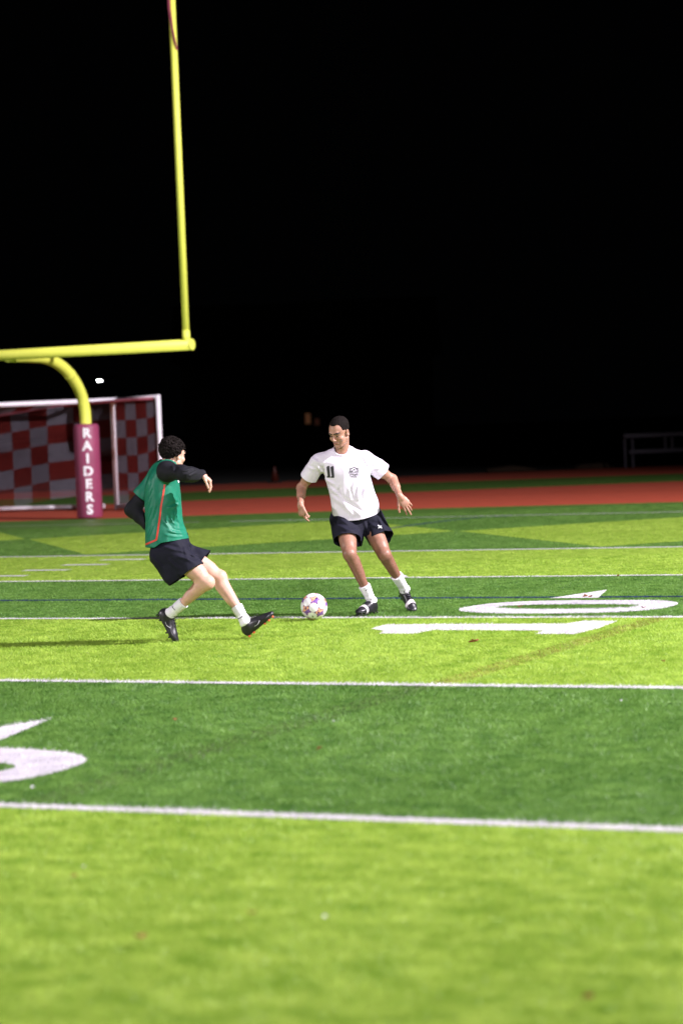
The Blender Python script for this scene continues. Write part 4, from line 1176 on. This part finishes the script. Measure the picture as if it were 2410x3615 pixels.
    def strip(pts, wd, name, mt, lift=.003, dense=26):
        pts = np.array(pts, float); seg = np.r_[0, np.cumsum(np.hypot(*np.diff(pts, axis=0).T))]; tt = np.linspace(0, seg[-1], dense)
        c = np.stack([np.interp(tt, seg, pts[:, k]) for k in (0, 1)], 1); tn = np.gradient(c, axis=0); tn /= np.linalg.norm(tn, axis=1)[:, None]
        nn = np.stack([-tn[:, 1], tn[:, 0]], 1)*wd/2
        polys = [[tuple(c[i]-nn[i]), tuple(c[i+1]-nn[i+1]), tuple(c[i+1]+nn[i+1]), tuple(c[i]+nn[i])] for i in range(dense-1)]
        return decal(p, bv, name, polys, mt, je, lift, 8.0, .0015)
    strip([z3(436, 570), z3(424, 660), z3(404, 770), z3(390, 900), z3(372, 1020), z3(358, 1102)], 6.2, 'side_stripe', M['red'])
    strip([z3(362, 1096), z3(310, 1118), z3(258, 1142)], 6.2, 'hem_stripe', M['red'], dense=10)
    decal(p, bv, 'badge', [[z3(562, 505), z3(570, 512), z3(574, 545), z3(566, 555), z3(558, 530)]], M['white_print'], je)
    # ---- black sleeves
    S = Sculpt((-.50, -.56, 1.06), (.06, .02, 1.46), .0050)
    S.ell(shR-aw*.02+rt*.0, (.068, .060, .072), k=.06)
    S.cap(shR, elR, .058, .040, k=.07); S.cap(elR, wrR, .040, .035, k=.07); S.cap((shR+elR)/2+rt*.05+up*.012, elR+(wrR-elR)*.45+up*.004, .038, .036, k=.07)
    S.cap(elR+up*.01, elR+(wrR-elR)*.5-up*.01, .042, .040, k=.05)
    S.displace(fold_noise((13, 13, 13), .006), .04)
    S.displace(fold_lines(p, [(600, 430, 700, 420, .010, .006), (640, 470, 740, 430, .008, .006), (680, 480, 760, 450, .008, .006), (520, 380, 530, 470, .012, .006), (700, 400, 770, 440, .007, .005)], -.2, (420, 1500), .3699), .04)
    V, Q = S.mesh(); V = relax(V, Q, 4); dw = unit(wrR-elR)
    V, F = clip_mesh(V, Q, lambda V: np.where((V-elR)@dw > .1, .015-(V-wrR)@dw, 1.0)); cloth('sleeve', V, F, M['sleeve'], root, .003)
    S = Sculpt(np.minimum.reduce([shL, elL, wrL])-.12, np.maximum.reduce([shL, elL, wrL])+.12, .0055)
    S.cap(shL+(elL-shL)*.3, elL, .056, .054, k=.03); S.cap(elL, wrL, .054, .038, k=.03)
    S.displace(fold_noise((12, 12, 12), .008), .04)
    V, Q = S.mesh(); V = relax(V, Q, 2); dw2 = unit(wrL-elL)
    V, F = clip_mesh(V, Q, lambda V: np.where((V-elL)@dw2 > .1, .015-(V-wrL)@dw2, 1.0)); cloth('sleeve', V, F, M['sleeve'], root, .003)
    # ---- shorts
    S = Sculpt((-.72, -.40, .36), (.20, .44, 1.00), .0056)
    S.loft([(pel-up*.08, aw, .175, rt, .150), (pel+up*.0, aw, .185, rt, .152), (pel+up*.10, aw, .165, rt, .135)], k=.03)
    z4 = lambda a, b: (460+a*.3444, 1860+b*.3444)
    heR, heL = L(660, 1996, -.10), L(706, 1972, .10)
    S.cap(hipR+(heR-hipR)*.25-up*.015, heR+(heR-hipR)*.35, .116, .104, k=.04); S.cap(hipL+(heL-hipL)*.45-up*.03, heL+(heL-hipL)*.2, .104, .086, k=.04)
    S.cap(L(*z4(330, 300), -.08), L(*z4(420, 500), -.10), .09, .06, k=.04)
    S.cap(L(*z4(400, 430), -.10), L(*z4(445, 560), -.11), .06, .045, k=.03)
    S.displace(fold_lines(p, [(560, 190, 620, 320, .014, .010), (340, 190, 560, 235, .012, .008), (640, 165, 755, 275, .012, .010), (480, 270, 690, 355, .014, .010), (230, 260, 340, 430, .014, .009), (400, 300, 520, 430, .014, .008), (600, 250, 700, 300, .010, .008)], .0, (460, 1860), .3444), .05)
    S.displace(fold_noise((10, 10, 6), .013), .05)
    V, Q = S.mesh(); V = relax(V, Q, 2)
    dR_, dL_ = unit(knR-hipR), unit(knL-hipL)
    def g2(V):
        tR = (V-L(*z4(560, 470), -.1))@unit(dR_*1.0-up*.42); tL = (V-heL)@unit(dL_*.9-up*.05)
        near = V[:, 1] < .02
        return np.minimum(np.where(near, .018-tR, .030-tL), pel[2]+.14-V[:, 2])
    V, F = clip_mesh(V, Q, g2); cloth('shorts', V, F, M['shorts'], root, .004)
    # ---- socks and boots
    kR = sock(root, knR, anR, .36, .046, .042); kL = sock(root, knL, anL, .36, .046, .042)
    decal(p, bvh_of(kR), 'swoosh', [[z4(426, 806), z4(436, 832), z4(464, 858), z4(462, 850), z4(442, 828), z4(432, 806)]], M['print'], kR, .002)
    decal(p, bvh_of(kL), 'swoosh', [[z4(1104, 940), z4(1112, 946), z4(1150, 924), z4(1157, 906), z4(1152, 906), z4(1140, 922)]], M['print'], kL, .002)
    heel, toe = L(568, 2168, .03), L(622, 2262, .0)
    boot(root, anR+rt*.005, toe-heel, rt*.86+up*.5-aw*.15, mark=1)
    heel, toe = L(878, 2252, .0), L(972, 2176, -.02)
    boot(root, anL, toe-heel, up*.74-rt*.62, studs='stud', mark=1)
    print('green player', round(time.time()-T0, 1))
player_green()

# ------------------------------------------------------------------ the ball: 32 panels
def make_ball():
    R_ = 0.111; g = ground(1110, 2191); c = Vector((g[0], g[1], R_+.006))
    b = empty('soccer_ball', (g[0], g[1], 0), YAW); tag(b, 'white soccer ball with orange and purple star panels between the players', 'ball')
    phi = (1+5**.5)/2
    V = np.array([(0, s1, s2*phi) for s1 in (-1, 1) for s2 in (-1, 1)]+[(s1, s2*phi, 0) for s1 in (-1, 1) for s2 in (-1, 1)]+[(s2*phi, 0, s1) for s1 in (-1, 1) for s2 in (-1, 1)], float)
    V /= np.linalg.norm(V[0])
    # turn so that a white hexagon faces the camera a little right of the middle
    nb = lambda i: [j for j in range(12) if j != i and V[i]@V[j] > .4]
    faces = [(i, j, k) for i in range(12) for j in nb(i) for k in nb(j) if i < j < k and k in nb(i)]
    f0 = faces[0]; n0 = unit(V[list(f0)].sum(0)); x0 = unit(V[f0[0]]-n0*(V[f0[0]]@n0)); y0 = np.cross(n0, x0)
    tgt = unit(np.array([-.02, -1.0, -.0])); tx = unit(np.array([.755, 0, -.656])); tx = unit(tx-tgt*(tx@tgt)); ty = np.cross(tgt, tx)
    Rm = np.stack([tgt, tx, ty], 1)@np.stack([n0, x0, y0], 1).T
    V = V@Rm.T
    Mw = mat('ball white', (0.80, 0.77, 0.82), 0.35, .03, coat=.3); Mo = mat('ball orange', (0.78, 0.37, 0.22), 0.4, .25, 30); Mv = mat('ball violet', (0.20, 0.09, 0.36), 0.4, .3, 30); Mp = mat('ball purple', (0.055, 0.012, 0.12), 0.4, .2, 30); Ml = mat('ball pink line', (0.55, 0.25, 0.40), .4, .2, 30)
    def third(i, j): return V[i]+(V[j]-V[i])/3
    panels = []
    for i in range(12):
        pts = [third(i, j) for j in nb(i)]; panels.append(('pentagon_panel', pts))
    for f in faces:
        pts = [third(a, b_) for a in f for b_ in f if a != b_]; panels.append(('hexagon_panel', pts))
    for name, pts in panels:
        pts = np.array(pts); n = unit(pts.sum(0)); u = unit(pts[0]-n*(pts[0]@n)); v = np.cross(n, u)
        o_ = np.argsort(np.arctan2(pts@v, pts@u)); pts = pts[o_]; m_ = len(pts); sub = 8
        ring = [pts[k]+(pts[(k+1) % m_]-pts[k])*q/sub for k in range(m_) for q in range(sub)]; N = len(ring); cen = pts.mean(0)
        fr_ = [.0, .12, .24, .36, .48, .6, .7, .8, .88, .95, .985, 1.0]
        bm = bmesh.new(); prev = None
        for t in fr_:
            if t == 0: prev = [bm.verts.new(Vector(unit(cen)*R_))]; continue
            dep = 0 if t < .96 else (.0004 if t < .99 else .0022)
            row = [bm.verts.new(Vector(unit(cen+(r-cen)*t)*(R_-dep))) for r in ring]
            for k in range(N):
                f = bm.faces.new((prev[0], row[k], row[(k+1) % N])) if len(prev) == 1 else bm.faces.new((prev[k], row[k], row[(k+1) % N], prev[(k+1) % N]))
                f.smooth = True; q_ = unit(np.array(f.calc_center_median()))
                i_ = int(np.argmax(V@q_)); pc = V[i_]; an_ = math.acos(min(1, float(pc@q_)))
                e1 = unit(V[nb(i_)[0]]-pc*(V[nb(i_)[0]]@pc)); e2 = np.cross(pc, e1); th = math.atan2(q_@e2, q_@e1)
                rs = .285+.085*math.cos(5*th); lc = (q_-pc)[2]*.8+(q_-pc)[0]*.5*(1 if i_ % 2 else -1)
                spot = np.linalg.norm(q_-unit(pc+.13*(e1*math.cos(i_)+e2*math.sin(i_))))
                if an_ < rs: f.material_index = 3 if spot < .085 else (1 if lc > -.01 else 2)
                elif an_ < rs+.07: f.material_index = 3 if math.cos(10*th) > -.1 else 4
                elif t >= .985: f.material_index = 4
                else: f.material_index = 0
            prev = row
        for vv in bm.verts: vv.co += Vector((0, 0, R_+.006))
        obj_bm(name, bm, [Mw, Mo, Mv, Mp, Ml], b)
    class BP(Person):
        def __init__(s): s.base = g; s.rt = np.array([math.cos(YAW), math.sin(YAW), 0]); s.aw = np.array([-math.sin(YAW), math.cos(YAW), 0])
    bp = BP(); S = bmesh.new(); bmesh.ops.create_icosphere(S, subdivisions=4, radius=R_+.0006)
    Vs = [v.co+Vector((0, 0, R_+.006)) for v in S.verts]; bv = BVHTree.FromPolygons(Vs, [tuple(v.index for v in f.verts) for f in S.faces]); S.free()
    z6 = lambda a, b_: (1040+a*.10204, 2080+b_*.10204)
    Mk = M['print']
    for ch, x, y, an in (('T', 940, 510, 2.45), ('C', 1010, 570, 2.5), ('E', 1055, 640, 2.3), ('L', 1100, 710, 2.1), ('E', 1100, 785, 1.9), ('S', 1095, 850, 1.75)):
        decal(bp, bv, 'letter', text_polys(ch, *z6(x, y), 8.5, an+3.14159, .95, .03), Mk, b, .0004, 4.0, .0006)
    decal(bp, bv, 'numeral', [[z6(600, 915), z6(625, 910), z6(660, 975), z6(640, 985), z6(615, 950), z6(598, 940)]], Mk, b, .0004, 4.0, .0006)
make_ball()
print('done', round(time.time()-T0, 1))
